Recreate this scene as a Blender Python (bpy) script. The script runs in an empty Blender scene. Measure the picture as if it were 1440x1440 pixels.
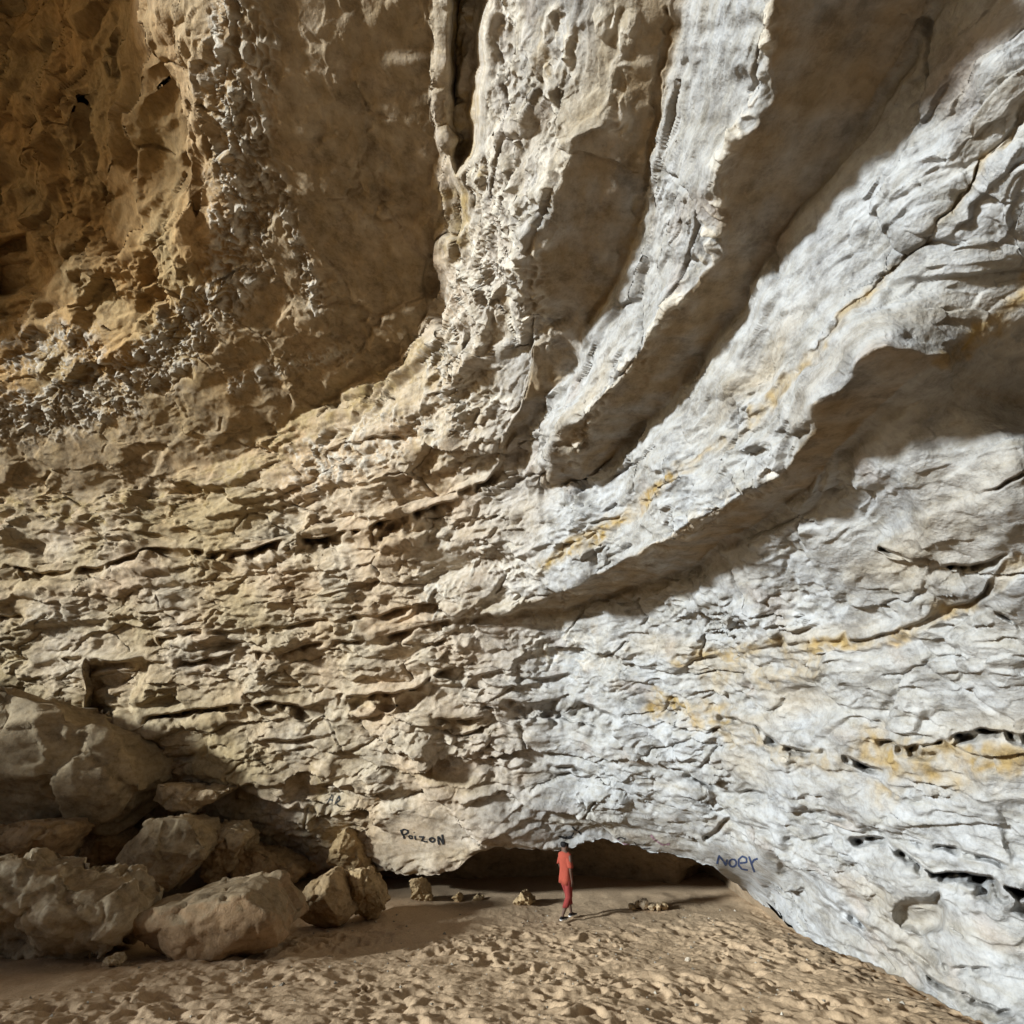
import bpy, bmesh, math, random
import numpy as np
from mathutils import Vector

# ------------------------------------------------------------------ camera, world, sun, exposure
SC = bpy.context.scene
COL = SC.collection
PITCH = math.radians(18.5)
CAM = np.array([0.0, 0.0, 5.6])
FPX = 780.0                                   # focal length in photo pixels (1440 wide)
cam_data = bpy.data.cameras.new("camera")
cam_data.sensor_width = 36.0
cam_data.lens = 36.0 * FPX / 1440.0
cam_data.clip_start = 0.05
cam_data.clip_end = 3000.0
cam = bpy.data.objects.new("camera", cam_data)
cam.location = CAM
cam.rotation_euler = (math.radians(90) + PITCH, 0, 0)
COL.objects.link(cam)
SC.camera = cam

SUN_AZ, SUN_EL = math.radians(24), math.radians(17)      # light travels to the right, into the picture and down
LDIR = np.array([-math.cos(SUN_EL) * math.cos(SUN_AZ), -math.cos(SUN_EL) * math.sin(SUN_AZ), math.sin(SUN_EL)])
world = bpy.data.worlds.new("World")
SC.world = world
world.use_nodes = True
wn = world.node_tree.nodes
sky = wn.new("ShaderNodeTexSky")
sky.sky_type = 'NISHITA'
sky.sun_disc = False
sky.sun_elevation = SUN_EL
sky.sun_rotation = math.atan2(LDIR[0], LDIR[1])
wn["Background"].inputs[1].default_value = 0.085
world.node_tree.links.new(sky.outputs[0], wn["Background"].inputs[0])
sun_data = bpy.data.lights.new("sun", 'SUN')
sun_data.energy = 5.0
sun_data.angle = math.radians(4.5)
sun_data.color = (0.87, 0.95, 1.0)
sun = bpy.data.objects.new("sun", sun_data)
sun.rotation_euler = Vector(LDIR).to_track_quat('Z', 'Y').to_euler()
COL.objects.link(sun)
SC.view_settings.view_transform = 'Standard'
SC.view_settings.look = 'None'
SC.view_settings.exposure = 0.48
SC.view_settings.gamma = 1.0
SC.view_settings.use_curve_mapping = False
SC.render.engine = 'CYCLES'
SC.cycles.use_denoising = True
SC.cycles.max_bounces = 8
SC.cycles.diffuse_bounces = 6
SC.cycles.glossy_bounces = 1
SC.cycles.transmission_bounces = 0
SC.cycles.caustics_reflective = False
SC.cycles.caustics_refractive = False

# ------------------------------------------------------------------ helpers
CP, SP = math.cos(PITCH), math.sin(PITCH)

def ray(px, py):
    X = (np.asarray(px, float) - 720) / FPX
    Y = (720 - np.asarray(py, float)) / FPX
    return np.stack([X, CP - Y * SP, SP + Y * CP], -1)

def sstep(a, b, x):
    t = np.clip((x - a) / (b - a), 0, 1)
    return t * t * (3 - 2 * t)

def floor_z(x, y):
    """the sand: level round the walker, rising to the viewer"""
    k = 1.6
    z = 0.21 * k * np.logaddexp(0, (16.2 - y) / k)
    z = np.minimum(z, 3.9)
    return z

def floor_t(px, py, above=0.0):
    d = ray(px, py)
    t = np.full(np.shape(px), 12.0)
    for _ in range(40):
        p = CAM + d * t[..., None]
        t = 0.5 * t + 0.5 * (CAM[2] - floor_z(p[..., 0], p[..., 1]) - above) / (-d[..., 2])
    return t

RNG = np.random.RandomState(7)
PERM = RNG.permutation(256).astype(np.int32)
PERM = np.concatenate([PERM, PERM, PERM])
_g = RNG.normal(size=(256, 3))
GRAD = (_g / np.linalg.norm(_g, axis=1, keepdims=True)).astype(np.float32)

def perlin(p):
    """gradient noise, p (N,3) -> (N,) roughly -0.7..0.7"""
    p = p.astype(np.float32)
    f = np.floor(p)
    i = f.astype(np.int32) & 255
    r = p - f
    u = r * r * r * (r * (r * 6 - 15) + 10)
    out = np.zeros(len(p), np.float32)
    for dx in (0, 1):
        wx = u[:, 0] if dx else 1 - u[:, 0]
        a = PERM[(i[:, 0] + dx) & 255]
        for dy in (0, 1):
            wy = wx * (u[:, 1] if dy else 1 - u[:, 1])
            b = PERM[a + ((i[:, 1] + dy) & 255)]
            for dz in (0, 1):
                h = PERM[b + ((i[:, 2] + dz) & 255)]
                g = GRAD[h]
                d = g[:, 0] * (r[:, 0] - dx) + g[:, 1] * (r[:, 1] - dy) + g[:, 2] * (r[:, 2] - dz)
                out += wy * (u[:, 2] if dz else 1 - u[:, 2]) * d
    return out * 1.4

def facets(p, cell, seed, tilt, soft=0.01):
    """broken-stone relief: every random cell is one tilted flat face; also returns distance to the crack between cells"""
    p = (p / cell).astype(np.float32)
    i0 = np.floor(p).astype(np.int32)
    n = len(p)
    f1 = np.full(n, 9.0, np.float32); f2 = np.full(n, 9.0, np.float32)
    d1 = np.zeros(n, np.float32); d2 = np.zeros(n, np.float32)
    for dx in (-1, 0, 1):
        for dy in (-1, 0, 1):
            for dz in (-1, 0, 1):
                i = i0 + np.array([dx, dy, dz], np.int32)
                h = PERM[(PERM[(PERM[(i[:, 0] + seed) & 255] + i[:, 1]) & 255] + i[:, 2]) & 255]
                gh = GRAD[h]
                v = p - (i + 0.5 + 0.42 * gh).astype(np.float32)
                d = np.einsum('ij,ij->i', v, v)
                near = d < f1
                mid = (~near) & (d < f2)
                k = np.nonzero(near | mid)[0]
                if not len(k): continue
                val = (np.einsum('ij,ij->i', v[k], GRAD[PERM[h[k] + 7]]) + 0.35 * gh[k, 2]) * (tilt * cell)
                nk = near[k]; ka = k[nk]; kb = k[~nk]
                f2[ka] = f1[ka]; d2[ka] = d1[ka]
                f1[ka] = d[ka]; d1[ka] = val[nk]
                f2[kb] = d[kb]; d2[kb] = val[~nk]
    e = (np.sqrt(f2) - np.sqrt(f1)) * cell
    w = 0.5 + 0.5 * np.clip(e / soft, 0, 1)
    return d1 * w + d2 * (1 - w), e

def tag(o, label=None, cat=None, group=None, kind=None):
    if label: o["label"] = label
    if cat: o["category"] = cat
    if group: o["group"] = group
    if kind: o["kind"] = kind
    return o

def mesh_from_arrays(name, verts, quads, mat=None, parent=None, cols=None, smooth=True, normals=None):
    me = bpy.data.meshes.new(name)
    n, m = len(verts), len(quads)
    k = quads.shape[1]
    me.vertices.add(n)
    me.vertices.foreach_set("co", np.ascontiguousarray(verts, np.float32).ravel())
    me.loops.add(m * k)
    me.loops.foreach_set("vertex_index", np.ascontiguousarray(quads, np.int32).ravel())
    me.polygons.add(m)
    me.polygons.foreach_set("loop_start", np.arange(0, m * k, k, dtype=np.int32))
    me.polygons.foreach_set("loop_total", np.full(m, k, np.int32))
    me.polygons.foreach_set("use_smooth", np.full(m, smooth, bool))
    me.update()
    if cols is not None:
        at = me.attributes.new("tint", 'FLOAT_COLOR', 'POINT')
        c4 = np.ones((n, 4), np.float32)
        c4[:, :3] = cols
        at.data.foreach_set("color", c4.ravel())
    if normals is not None:
        me.normals_split_custom_set_from_vertices(np.ascontiguousarray(normals, np.float32))
    if mat: me.materials.append(mat)
    o = bpy.data.objects.new(name, me)
    COL.objects.link(o)
    if parent: o.parent = parent
    return o

# ------------------------------------------------------------------ materials
class NT:
    def __init__(s, name, rough=0.9, spec=0.2):
        s.m = bpy.data.materials.new(name)
        s.m.use_nodes = True
        s.t = s.m.node_tree
        s.b = s.t.nodes["Principled BSDF"]
        s.b.inputs["Roughness"].default_value = rough
        s.b.inputs["Specular IOR Level"].default_value = spec
    def n(s, typ, **kw):
        nd = s.t.nodes.new(typ)
        for k, v in kw.items():
            if k.startswith("i_"): nd.inputs[k[2:].replace("_", " ")].default_value = v
            else: setattr(nd, k, v)
        return nd
    def l(s, a, b): s.t.links.new(a, b)
    def noise(s, scale, detail=6, rough=0.6, vec=None, dist=0.0):
        nd = s.n("ShaderNodeTexNoise")
        nd.inputs["Scale"].default_value = scale
        nd.inputs["Detail"].default_value = detail
        nd.inputs["Roughness"].default_value = rough
        nd.inputs["Distortion"].default_value = dist
        if vec: s.l(vec, nd.inputs["Vector"])
        return nd.outputs["Fac"]
    def ramp(s, fac, stops):
        r = s.n("ShaderNodeValToRGB")
        e = r.color_ramp.elements
        while len(e) < len(stops): e.new(0.5)
        for q, (p, c) in zip(e, stops):
            q.position = p; q.color = (*c, 1) if len(c) == 3 else c
        s.l(fac, r.inputs["Fac"])
        return r.outputs["Color"]
    def mix(s, fac, a, b, mode='MIX'):
        nd = s.n("ShaderNodeMix", data_type='RGBA', blend_type=mode)
        for v, i in ((fac, 0), (a, 6), (b, 7)):
            if isinstance(v, bpy.types.NodeSocket): s.l(v, nd.inputs[i])
            elif isinstance(v, (int, float)): nd.inputs[i].default_value = v
            else: nd.inputs[i].default_value = (*v, 1)
        return nd.outputs[2]
    def bump(s, h, strength, dist, prev=None):
        nd = s.n("ShaderNodeBump")
        nd.inputs["Strength"].default_value = strength
        nd.inputs["Distance"].default_value = dist
        s.l(h, nd.inputs["Height"])
        if prev: s.l(prev, nd.inputs["Normal"])
        return nd.outputs["Normal"]

def rock_material(name):
    s = NT(name, 0.93, 0.12)
    tc = s.n("ShaderNodeNewGeometry").outputs["Position"]
    att = s.n("ShaderNodeAttribute", attribute_name="tint").outputs["Color"]
    mp = s.n("ShaderNodeMapping"); s.l(tc, mp.inputs[0]); mp.inputs["Scale"].default_value = (1.6, 0.7, 2.6)
    n1 = s.noise(9, 9, 0.7, tc)
    n2 = s.noise(3.0, 7, 0.62, mp.outputs[0])
    n3 = s.noise(38, 4, 0.6, tc)
    c1 = s.ramp(n1, [(0.25, (0.72, 0.70, 0.66)), (0.5, (1, 1, 1)), (0.78, (1.14, 1.12, 1.08))])
    c2 = s.ramp(n2, [(0.3, (0.80, 0.76, 0.68)), (0.55, (1, 1, 1)), (0.8, (1.08, 1.09, 1.1))])
    c = s.mix(1.0, att, c1, 'MULTIPLY')
    c = s.mix(1.0, c, c2, 'MULTIPLY')
    n4 = s.noise(1.9, 10, 0.74, tc)
    c = s.mix(1.0, c, s.ramp(n4, [(0.36, (0.58, 0.57, 0.56)), (0.48, (0.90, 0.90, 0.90)), (0.62, (1.04, 1.04, 1.04))]), 'MULTIPLY')
    vo = s.n("ShaderNodeTexVoronoi"); vo.inputs["Scale"].default_value = 17; s.l(tc, vo.inputs["Vector"])
    pit = s.ramp(vo.outputs["Distance"], [(0.0, (0, 0, 0)), (0.45, (1, 1, 1))])
    s.l(c, s.b.inputs["Base Color"])
    b = s.bump(n2, 0.5, 0.03)
    b = s.bump(n1, 0.8, 0.018, b)
    b = s.bump(n3, 0.8, 0.012, b)
    b = s.bump(pit, 0.35, 0.012, b)
    s.l(b, s.b.inputs["Normal"])
    return s.m

def sand_material(name):
    s = NT(name, 0.95, 0.1)
    tc = s.n("ShaderNodeNewGeometry").outputs["Position"]
    n1 = s.noise(1.1, 5, 0.6, tc)
    n2 = s.noise(24, 6, 0.65, tc)
    n3 = s.noise(90, 3, 0.6, tc)
    c = s.ramp(n1, [(0.3, (0.42, 0.30, 0.185)), (0.7, (0.51, 0.37, 0.235))])
    c = s.mix(1.0, c, s.ramp(n2, [(0.3, (0.78, 0.77, 0.75)), (0.55, (1, 1, 1)), (0.8, (1.15, 1.14, 1.12))]), 'MULTIPLY')
    s.l(c, s.b.inputs["Base Color"])
    b = s.bump(n2, 0.6, 0.03)
    b = s.bump(n3, 0.5, 0.01, b)
    s.l(b, s.b.inputs["Normal"])
    return s.m

M_ROCK = rock_material("weathered_limestone")
M_SAND = sand_material("cave_sand")

# ------------------------------------------------------------------ the cave wall
# Bedding edges traced on the photograph. A number after the pixel is the distance along its ray;
# where it is missing the point lies on the level bedding plane of height z.
def curve(pts, z=None):
    out = []
    for p in pts:
        if len(p) == 3: out.append(p)
        else:
            d = ray(p[0], p[1])
            out.append((p[0], p[1], (z - CAM[2]) / d[2]))
    return out

LIP_X = [-320, -100, 200, 420, 530, 575, 610, 640, 660, 690, 720, 760, 800, 850, 900, 960, 1010, 1050, 1085, 1110, 1140, 1200, 1260, 1300, 1360, 1440, 1700]
LIP_Y = [1262, 1262, 1258, 1245, 1226, 1229, 1229, 1224, 1206, 1190, 1191, 1197, 1191, 1184, 1191, 1205, 1225, 1253, 1280, 1302, 1322, 1347, 1374, 1397, 1428, 1470, 1600]
LIP_T = [21.0, 20.5, 20.0, 18.6, 17.0, 16.4, 16.1, 15.9, 15.8, 15.7, 15.7, 15.7, 15.6, 15.4, 15.0, 14.5, 13.8]
xs = np.array(LIP_X[len(LIP_T):], float); ys = np.array(LIP_Y[len(LIP_T):], float)
LIP_T += list(floor_t(xs, ys, 0.28))
SLOT_LIP = list(zip(LIP_X, LIP_Y, LIP_T))

C_LIP = curve([(640, 868, 14.9), (700, 862, 14.5), (770, 838, 13.3), (815, 820, 12.2), (860, 800), (960, 740), (1020, 710), (1100, 660), (1145, 605), (1140, 568), (1195, 538),
               (1205, 512), (1245, 484), (1335, 500), (1347, 543), (1400, 552), (1440, 560), (1700, 620)], 8.0)
C_IN = curve([(640, 875, 15.1), (700, 870, 15.0), (770, 861, 14.8), (815, 850, 14.2), (860, 835), (960, 800), (1060, 736), (1150, 668), (1215, 594), (1288, 523),
              (1338, 518), (1352, 549), (1400, 557), (1440, 572), (1700, 640)], 7.98)
E_IN = curve([(770, 691), (843, 667), (900, 600), (960, 540), (1010, 470), (1060, 397), (1110, 313), (1177, 217), (1217, 163), (1260, 93), (1307, 20), (1335, -40), (1440, -320)], 10.0)
E_LIP = curve([(764, 686), (774, 640), (800, 600), (825, 575), (867, 542), (905, 480), (925, 450), (975, 402), (1020, 360), (1018, 315), (1003, 253), (1030, 210),
               (1060, 177), (1093, 133), (1078, 60), (1085, 0), (1100, -60), (1150, -320)], 10.0)
G_IN = curve([(696, 692, 13.8), (705, 650, 13.2), (722, 620, 12.6), (745, 597, 12.0), (757, 575), (780, 540), (810, 500), (820, 465), (850, 425), (883, 367), (917, 227), (947, 87),
              (960, 10), (968, -60), (1000, -320)], 11.3)
G_LIP = curve([(694, 680, 13.5), (705, 630, 12.6), (722, 605, 11.8), (738, 575, 11.3), (735, 530), (745, 490), (790, 455), (748, 440), (742, 400), (740, 335), (770, 310), (795, 240), (810, 200),
               (855, 170), (885, 110), (890, 40), (900, 0), (905, -60), (920, -320)], 11.5)
I_IN = curve([(-320, 702, 21.5), (0, 697, 20.5), (200, 690, 19.0), (330, 640, 17.6), (400, 600, 16.8), (480, 545, 15.8), (560, 512, 14.6), (598, 470, 13.6), (610, 400), (612, 300),
              (612, 200), (610, 100), (606, 0), (600, -100), (590, -320)], 14.5)
I_LIP = curve([(-320, 600, 19.5), (0, 570, 18.6), (50, 560, 18.4), (100, 548, 18.0), (180, 520, 17.2), (250, 480, 15.6), (310, 420), (345, 350), (350, 300), (336, 230), (330, 150), (325, 60), (318, 0), (312, -60), (300, -320)], 15.5)

SOFT = [  # looser depths across the broad faces (pixel x, y, distance)
    (0, 0, 15.5), (0, 300, 18), (130, 0, 12.4), (150, 300, 15.6), (240, 0, 9.3), (250, 300, 12.4), (-250, -250, 16), (0, -250, 12), (0, 470, 19), (130, 450, 16.6), (-250, 300, 19), (150, -250, 10),
    (0, 800, 19.8), (0, 900, 19.6), (0, 1000, 19.6), (0, 1120, 19.8), (-250, 850, 21), (-250, 1100, 21), (200, 800, 18.0), (200, 920, 18.0), (200, 1020, 18.0), (200, 1150, 18.6),
    (400, 700, 16.6), (400, 800, 16.5), (400, 920, 16.7), (400, 1020, 16.8), (400, 1150, 17.4), (560, 600, 14.0), (560, 700, 14.4), (600, 800, 15.2), (600, 930, 15.4), (600, 1020, 15.4), (600, 1120, 16.1), (540, 1140, 16.6), (470, 1150, 17.2),
    (690, 760, 14.0), (680, 820, 14.5), (770, 930, 14.8), (770, 1000, 14.8), (770, 1100, 15.1), (880, 920, 13.2), (900, 1000, 13.0), (900, 1100, 13.6), (1000, 900, 11.2), (1000, 1000, 11.6), (1000, 1130, 12.6),
    (1100, 850, 8.7), (1100, 1000, 9.4), (1100, 1180, 10.4), (1200, 760, 6.6), (1200, 900, 7.5), (1200, 1040, 7.9), (1200, 1200, 8.6), (1320, 640, 4.75), (1320, 720, 5.0), (1320, 880, 6.2), (1320, 1040, 6.7), (1320, 1240, 7.3),
    (1440, 640, 4.2), (1440, 700, 4.35), (1440, 800, 4.9), (1440, 920, 5.5), (1440, 1040, 5.8), (1440, 1250, 6.2), (1440, 1380, 6.5), (1640, 800, 4.0), (1640, 1100, 4.6), (1640, 1400, 5.0), (1640, 300, 2.9), (1640, -200, 2.7),
    (860, 740, 10.9), (960, 640, 8.1), (1060, 540, 6.4), (1200, 380, 4.8), (1320, 260, 4.0), (1440, 100, 3.4), (1440, 380, 4.1),
]

X0, X1, Y0, Y1, STEP = -320, 1696, -320, 1632, 2

def rasterise(H, W, st):
    fixed = np.zeros((H, W), bool); val = np.zeros((H, W)); cnt = np.zeros((H, W))
    for c in (SLOT_LIP, C_LIP, C_IN, E_IN, E_LIP, G_IN, G_LIP, I_IN, I_LIP):
        for (ax, ay, at), (bx, by, bt) in zip(c[:-1], c[1:]):
            n = int(max(abs(bx - ax), abs(by - ay)) / st * 2) + 2
            s = np.linspace(0, 1, n)
            ix = np.round((ax + (bx - ax) * s - X0) / st).astype(int); iy = np.round((ay + (by - ay) * s - Y0) / st).astype(int)
            w = 1 / at + (1 / bt - 1 / at) * s
            ok = (ix >= 0) & (ix < W) & (iy >= 0) & (iy < H)
            np.add.at(val, (iy[ok], ix[ok]), w[ok]); np.add.at(cnt, (iy[ok], ix[ok]), 1)
    fixed = cnt > 0
    val[fixed] /= cnt[fixed]
    lam = np.zeros((H, W)); sv = np.zeros((H, W))
    yy, xx = np.mgrid[0:H, 0:W]
    for (px, py, t) in SOFT:
        r = 80 // st + 1; cx_ = int((px - X0) / st); cy_ = int((py - Y0) / st)
        sl = (slice(max(0, cy_ - r), max(0, cy_ + r)), slice(max(0, cx_ - r), max(0, cx_ + r)))
        g = np.exp(-(((xx[sl] * st + X0 - px) ** 2 + (yy[sl] * st + Y0 - py) ** 2) / (2 * 26.0 ** 2))) * 0.05 * (st / 4) ** 2
        lam[sl] += g; sv[sl] += g / t
    return fixed, val, lam, sv

def solve():
    w = None
    for st, it in ((32, 400), (16, 300), (8, 250), (4, 200), (2, 50)):
        W = (X1 - X0) // st + 1; H = (Y1 - Y0) // st + 1
        fixed, val, lam, sv = rasterise(H, W, st)
        if w is None: w = np.full((H, W), 0.1)
        else:
            yi = np.linspace(0, w.shape[0] - 1, H); xi = np.linspace(0, w.shape[1] - 1, W)
            w = bilin(w, yi[:, None] + 0 * xi, xi[None] + 0 * yi[:, None])
        for k in range(it):
            p = np.pad(w, 1, mode='edge')
            nw = (p[:-2, 1:-1] + p[2:, 1:-1] + p[1:-1, :-2] + p[1:-1, 2:] + sv) / (4 + lam)
            w = np.where(fixed, val, nw)
    for ax in (0, 1):                                    # take the stair-steps off the traced edges
        w = (np.roll(w, 1, ax) + 2 * w + np.roll(w, -1, ax)) / 4
    return w

def bilin(a, y, x):
    y = np.clip(y, 0, a.shape[0] - 1.001); x = np.clip(x, 0, a.shape[1] - 1.001)
    i = y.astype(int); j = x.astype(int); fy = y - i; fx = x - j
    return a[i, j] * (1 - fy) * (1 - fx) + a[i, j + 1] * (1 - fy) * fx + a[i + 1, j] * fy * (1 - fx) + a[i + 1, j + 1] * fy * fx

def poly_mask(poly, PX, PY):
    m = np.zeros(PX.shape, bool)
    n = len(poly)
    for a in range(n):
        x1, y1 = poly[a]; x2, y2 = poly[(a + 1) % n]
        if y1 == y2: continue
        c = ((PY >= min(y1, y2)) & (PY < max(y1, y2)))
        m ^= c & (PX < (x2 - x1) * (PY - y1) / (y2 - y1) + x1)
    return m

def line_dist(pts, PX, PY, reach):
    """distance to a traced line, and signed offset: positive below / to the right of a line drawn left to right"""
    best = np.full(PX.shape, 1e9); sgn = np.zeros(PX.shape); par = np.zeros(PX.shape)
    L = 0.0
    tot = sum(math.hypot(b[0] - a[0], b[1] - a[1]) for a, b in zip(pts[:-1], pts[1:]))
    for a, b in zip(pts[:-1], pts[1:]):
        ax, ay, bx, by = a[0], a[1], b[0], b[1]
        ln = math.hypot(bx - ax, by - ay)
        box = (PX > min(ax, bx) - reach) & (PX < max(ax, bx) + reach) & (PY > min(ay, by) - reach) & (PY < max(ay, by) + reach)
        ii = np.nonzero(box)
        if len(ii[0]):
            x = PX[ii] - ax; y = PY[ii] - ay
            s = np.clip((x * (bx - ax) + y * (by - ay)) / (ln * ln), 0, 1)
            dx = x - s * (bx - ax); dy = y - s * (by - ay)
            d = np.hypot(dx, dy)
            side = np.where((bx - ax) * y - (by - ay) * x >= 0, 1.0, -1.0)
            up = d < best[ii]
            jj = tuple(q[up] for q in ii)
            best[jj] = d[up]; sgn[jj] = side[up]; par[jj] = (L + s[up] * ln) / tot
        L += ln
    return best, sgn, par

def xy(c): return [(p[0], p[1]) for p in c]

# ledges: traced edge, how far the rock below it is set back (m), over how many pixels the setback fades
LEDGES = [
    ([(255, 772), (330, 776), (400, 762), (480, 748), (560, 727), (640, 700)], 0.88, 34),
    ([(0, 745), (90, 752), (150, 745), (250, 757)], 0.21, 18),
    ([(0, 792), (60, 800), (130, 798), (200, 772), (260, 770)], 0.41, 26),
    ([(-60, 856), (0, 862), (45, 866)], 0.47, 12),
    ([(60, 873), (140, 868), (230, 858), (300, 862)], 0.14, 10),
    ([(190, 898), (283, 890), (367, 880), (480, 868), (550, 856), (600, 850)], 0.40, 13),
    ([(20, 915), (100, 926), (187, 928), (253, 927), (333, 921), (450, 905), (480, 902), (597, 880), (647, 866), (700, 858)], 0.50, 16),
    ([(330, 838), (420, 838), (500, 826), (570, 830)], 0.12, 8),
    ([(187, 1010), (213, 1003), (287, 993), (360, 990), (430, 993), (455, 985)], 0.64, 22),
    ([(470, 978), (520, 978), (563, 973), (597, 960), (640, 935)], 0.59, 40),
    ([(187, 1062), (267, 1057), (317, 1050), (360, 1040), (427, 1040), (470, 1030)], 0.26, 13),
    ([(605, 1012), (640, 1008), (690, 1010)], 0.28, 34),
    ([(700, 985), (745, 990), (790, 982), (840, 992), (880, 1003)], 0.42, 60),
    ([(640, 950), (700, 940), (740, 950), (800, 948)], 0.26, 20),
    ([(700, 1082), (760, 1075), (800, 1080), (830, 1095)], 0.23, 10),
    ([(470, 1090), (540, 1085), (600, 1095)], 0.17, 14),
    ([(400, 1100), (440, 1108), (500, 1105)], 0.33, 18),
    ([(565, 1208), (600, 1207), (640, 1204)], 0.14, 8),
    ([(960, 926), (1000, 925), (1060, 915), (1120, 905), (1190, 900), (1250, 888), (1310, 865), (1380, 832), (1400, 800), (1445, 775)], 0.14, 12),
    ([(1325, 788), (1360, 792), (1395, 788), (1440, 768)], 0.2, 14),
    ([(1385, 852), (1415, 864), (1445, 882)], 0.2, 8),
    ([(1215, 1036), (1260, 1046), (1310, 1046), (1340, 1036), (1380, 1028), (1445, 1028), (1700, 1030)], 0.51, 20),
    ([(1000, 1004), (1030, 1005), (1060, 1020), (1100, 1045), (1140, 1058), (1180, 1060), (1210, 1070), (1245, 1083)], 0.45, 13),
    ([(960, 1082), (1020, 1110), (1080, 1113), (1110, 1120)], 0.33, 12),
    ([(1120, 1140), (1187, 1150), (1253, 1172), (1330, 1187), (1420, 1217)], 0.24, 9),
    ([(1127, 1178), (1190, 1174), (1247, 1178), (1313, 1223), (1350, 1228), (1390, 1234), (1440, 1252), (1700, 1320)], 0.45, 15),
    ([(1345, 1226), (1390, 1233), (1440, 1252), (1700, 1320)], 0.52, 42),
    ([(1010, 1136), (1060, 1160), (1110, 1172), (1130, 1176)], 0.18, 9),
    ([(985, 1178), (1010, 1160), (1030, 1150)], 0.27, 12),
    ([(1235, 770), (1275, 782)], 0.38, 10),
    ([(790, 748), (830, 738), (880, 722)], 0.15, 8),
    ([(1370, 690), (1410, 680), (1445, 660)], 0.08, 8),
    ([(1325, 1350), (1360, 1358), (1400, 1362)], 0.16, 14),
    ([(1090, 1290), (1160, 1318), (1230, 1345)], 0.18, 11),
    ([(1180, 1262), (1250, 1330), (1330, 1385), (1440, 1430)], 0.22, 12),
    ([(1120, 1230), (1200, 1285), (1260, 1322), (1340, 1372)], 0.15, 11),
    ([(440, 640), (500, 620), (560, 612), (620, 600)], 0.25, 24),
    ([(640, 690), (680, 672), (700, 650)], 0.4, 24),
]
# hollows: traced outline, depth (m), softness (px)
HOLLOWS = [
    ([(634, -20), (690, -20), (682, 50), (686, 95), (672, 140), (667, 178), (661, 222), (648, 243), (639, 226), (635, 190), (629, 150), (632, 110)], 0.8, 9),
    ([(118, 930), (212, 928), (190, 985), (186, 1002), (130, 1015), (120, 985)], 0.75, 7),
    ([(1260, 1270), (1277, 1263), (1318, 1254), (1332, 1277), (1324, 1308), (1293, 1311), (1257, 1300)], 0.36, 10),
    ([(680, 430), (715, 400), (725, 470), (690, 500)], 0.35, 8),
    ([(655, 460), (690, 470), (700, 515), (650, 510)], 0.3, 8),
    ([(780, 605), (822, 588), (826, 625), (782, 628)], 0.25, 6),
    ([(1395, 1130), (1500, 1120), (1500, 1220), (1420, 1215)], 0.10, 8),
    ([(20, 130), (60, 90), (120, 130), (110, 200), (60, 190)], -0.5, 16),
    ([(40, 330), (70, 380), (60, 420), (-20, 420), (-20, 340)], 0.9, 10),
    ([(195, 150), (240, 120), (250, 250), (230, 330), (200, 280)], 0.5, 24),
    ([(255, 230), (310, 190), (318, 300), (270, 330)], 0.28, 18),
    ([(130, -20), (200, -20), (195, 120), (165, 190), (140, 110)], 0.5, 30),
]
OCHRE = [  # seams of yellow rock: line, half width px, strength
    ([(765, 797), (800, 775), (850, 745), (900, 705), (950, 670), (1000, 635), (1050, 600), (1100, 545), (1150, 490), (1200, 440), (1260, 385), (1300, 340), (1350, 280), (1400, 215), (1440, 150), (1520, 40)], 9, 1.0),
    ([(1335, 505), (1380, 470), (1440, 410), (1520, 340)], 15, 0.9),
    ([(960, 928), (1060, 915), (1120, 908), (1190, 905), (1250, 895), (1310, 872), (1380, 840), (1445, 785)], 10, 0.9),
    ([(1010, 960), (1060, 945), (1130, 945)], 26, 0.55),
    ([(920, 998), (960, 1005), (1010, 1015)], 17, 1.0),
    ([(1000, 1020), (1060, 1040), (1130, 1070), (1200, 1090), (1260, 1120)], 12, 0.6),
    ([(1225, 1055), (1300, 1075), (1380, 1080), (1460, 1075), (1700, 1080)], 26, 0.95),
    ([(0, 712), (150, 715), (260, 700), (340, 650), (420, 615), (480, 565), (560, 530), (605, 500)], 24, 1.0),
    ([(360, 640), (450, 590), (560, 545), (610, 520)], 40, 0.7),
    ([(640, -20), (645, 100), (650, 240), (640, 300), (632, 340)], 22, 0.9),
    ([(770, 30), (760, 120), (745, 160)], 14, 0.6),
    ([(660, 560), (640, 620), (600, 660)], 30, 0.45),
    ([(480, 1170), (470, 1190), (460, 1120)], 40, 0.6),
    ([(940, 10), (920, 180), (905, 260), (880, 370), (830, 450)], 7, 0.6),
]
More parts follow.
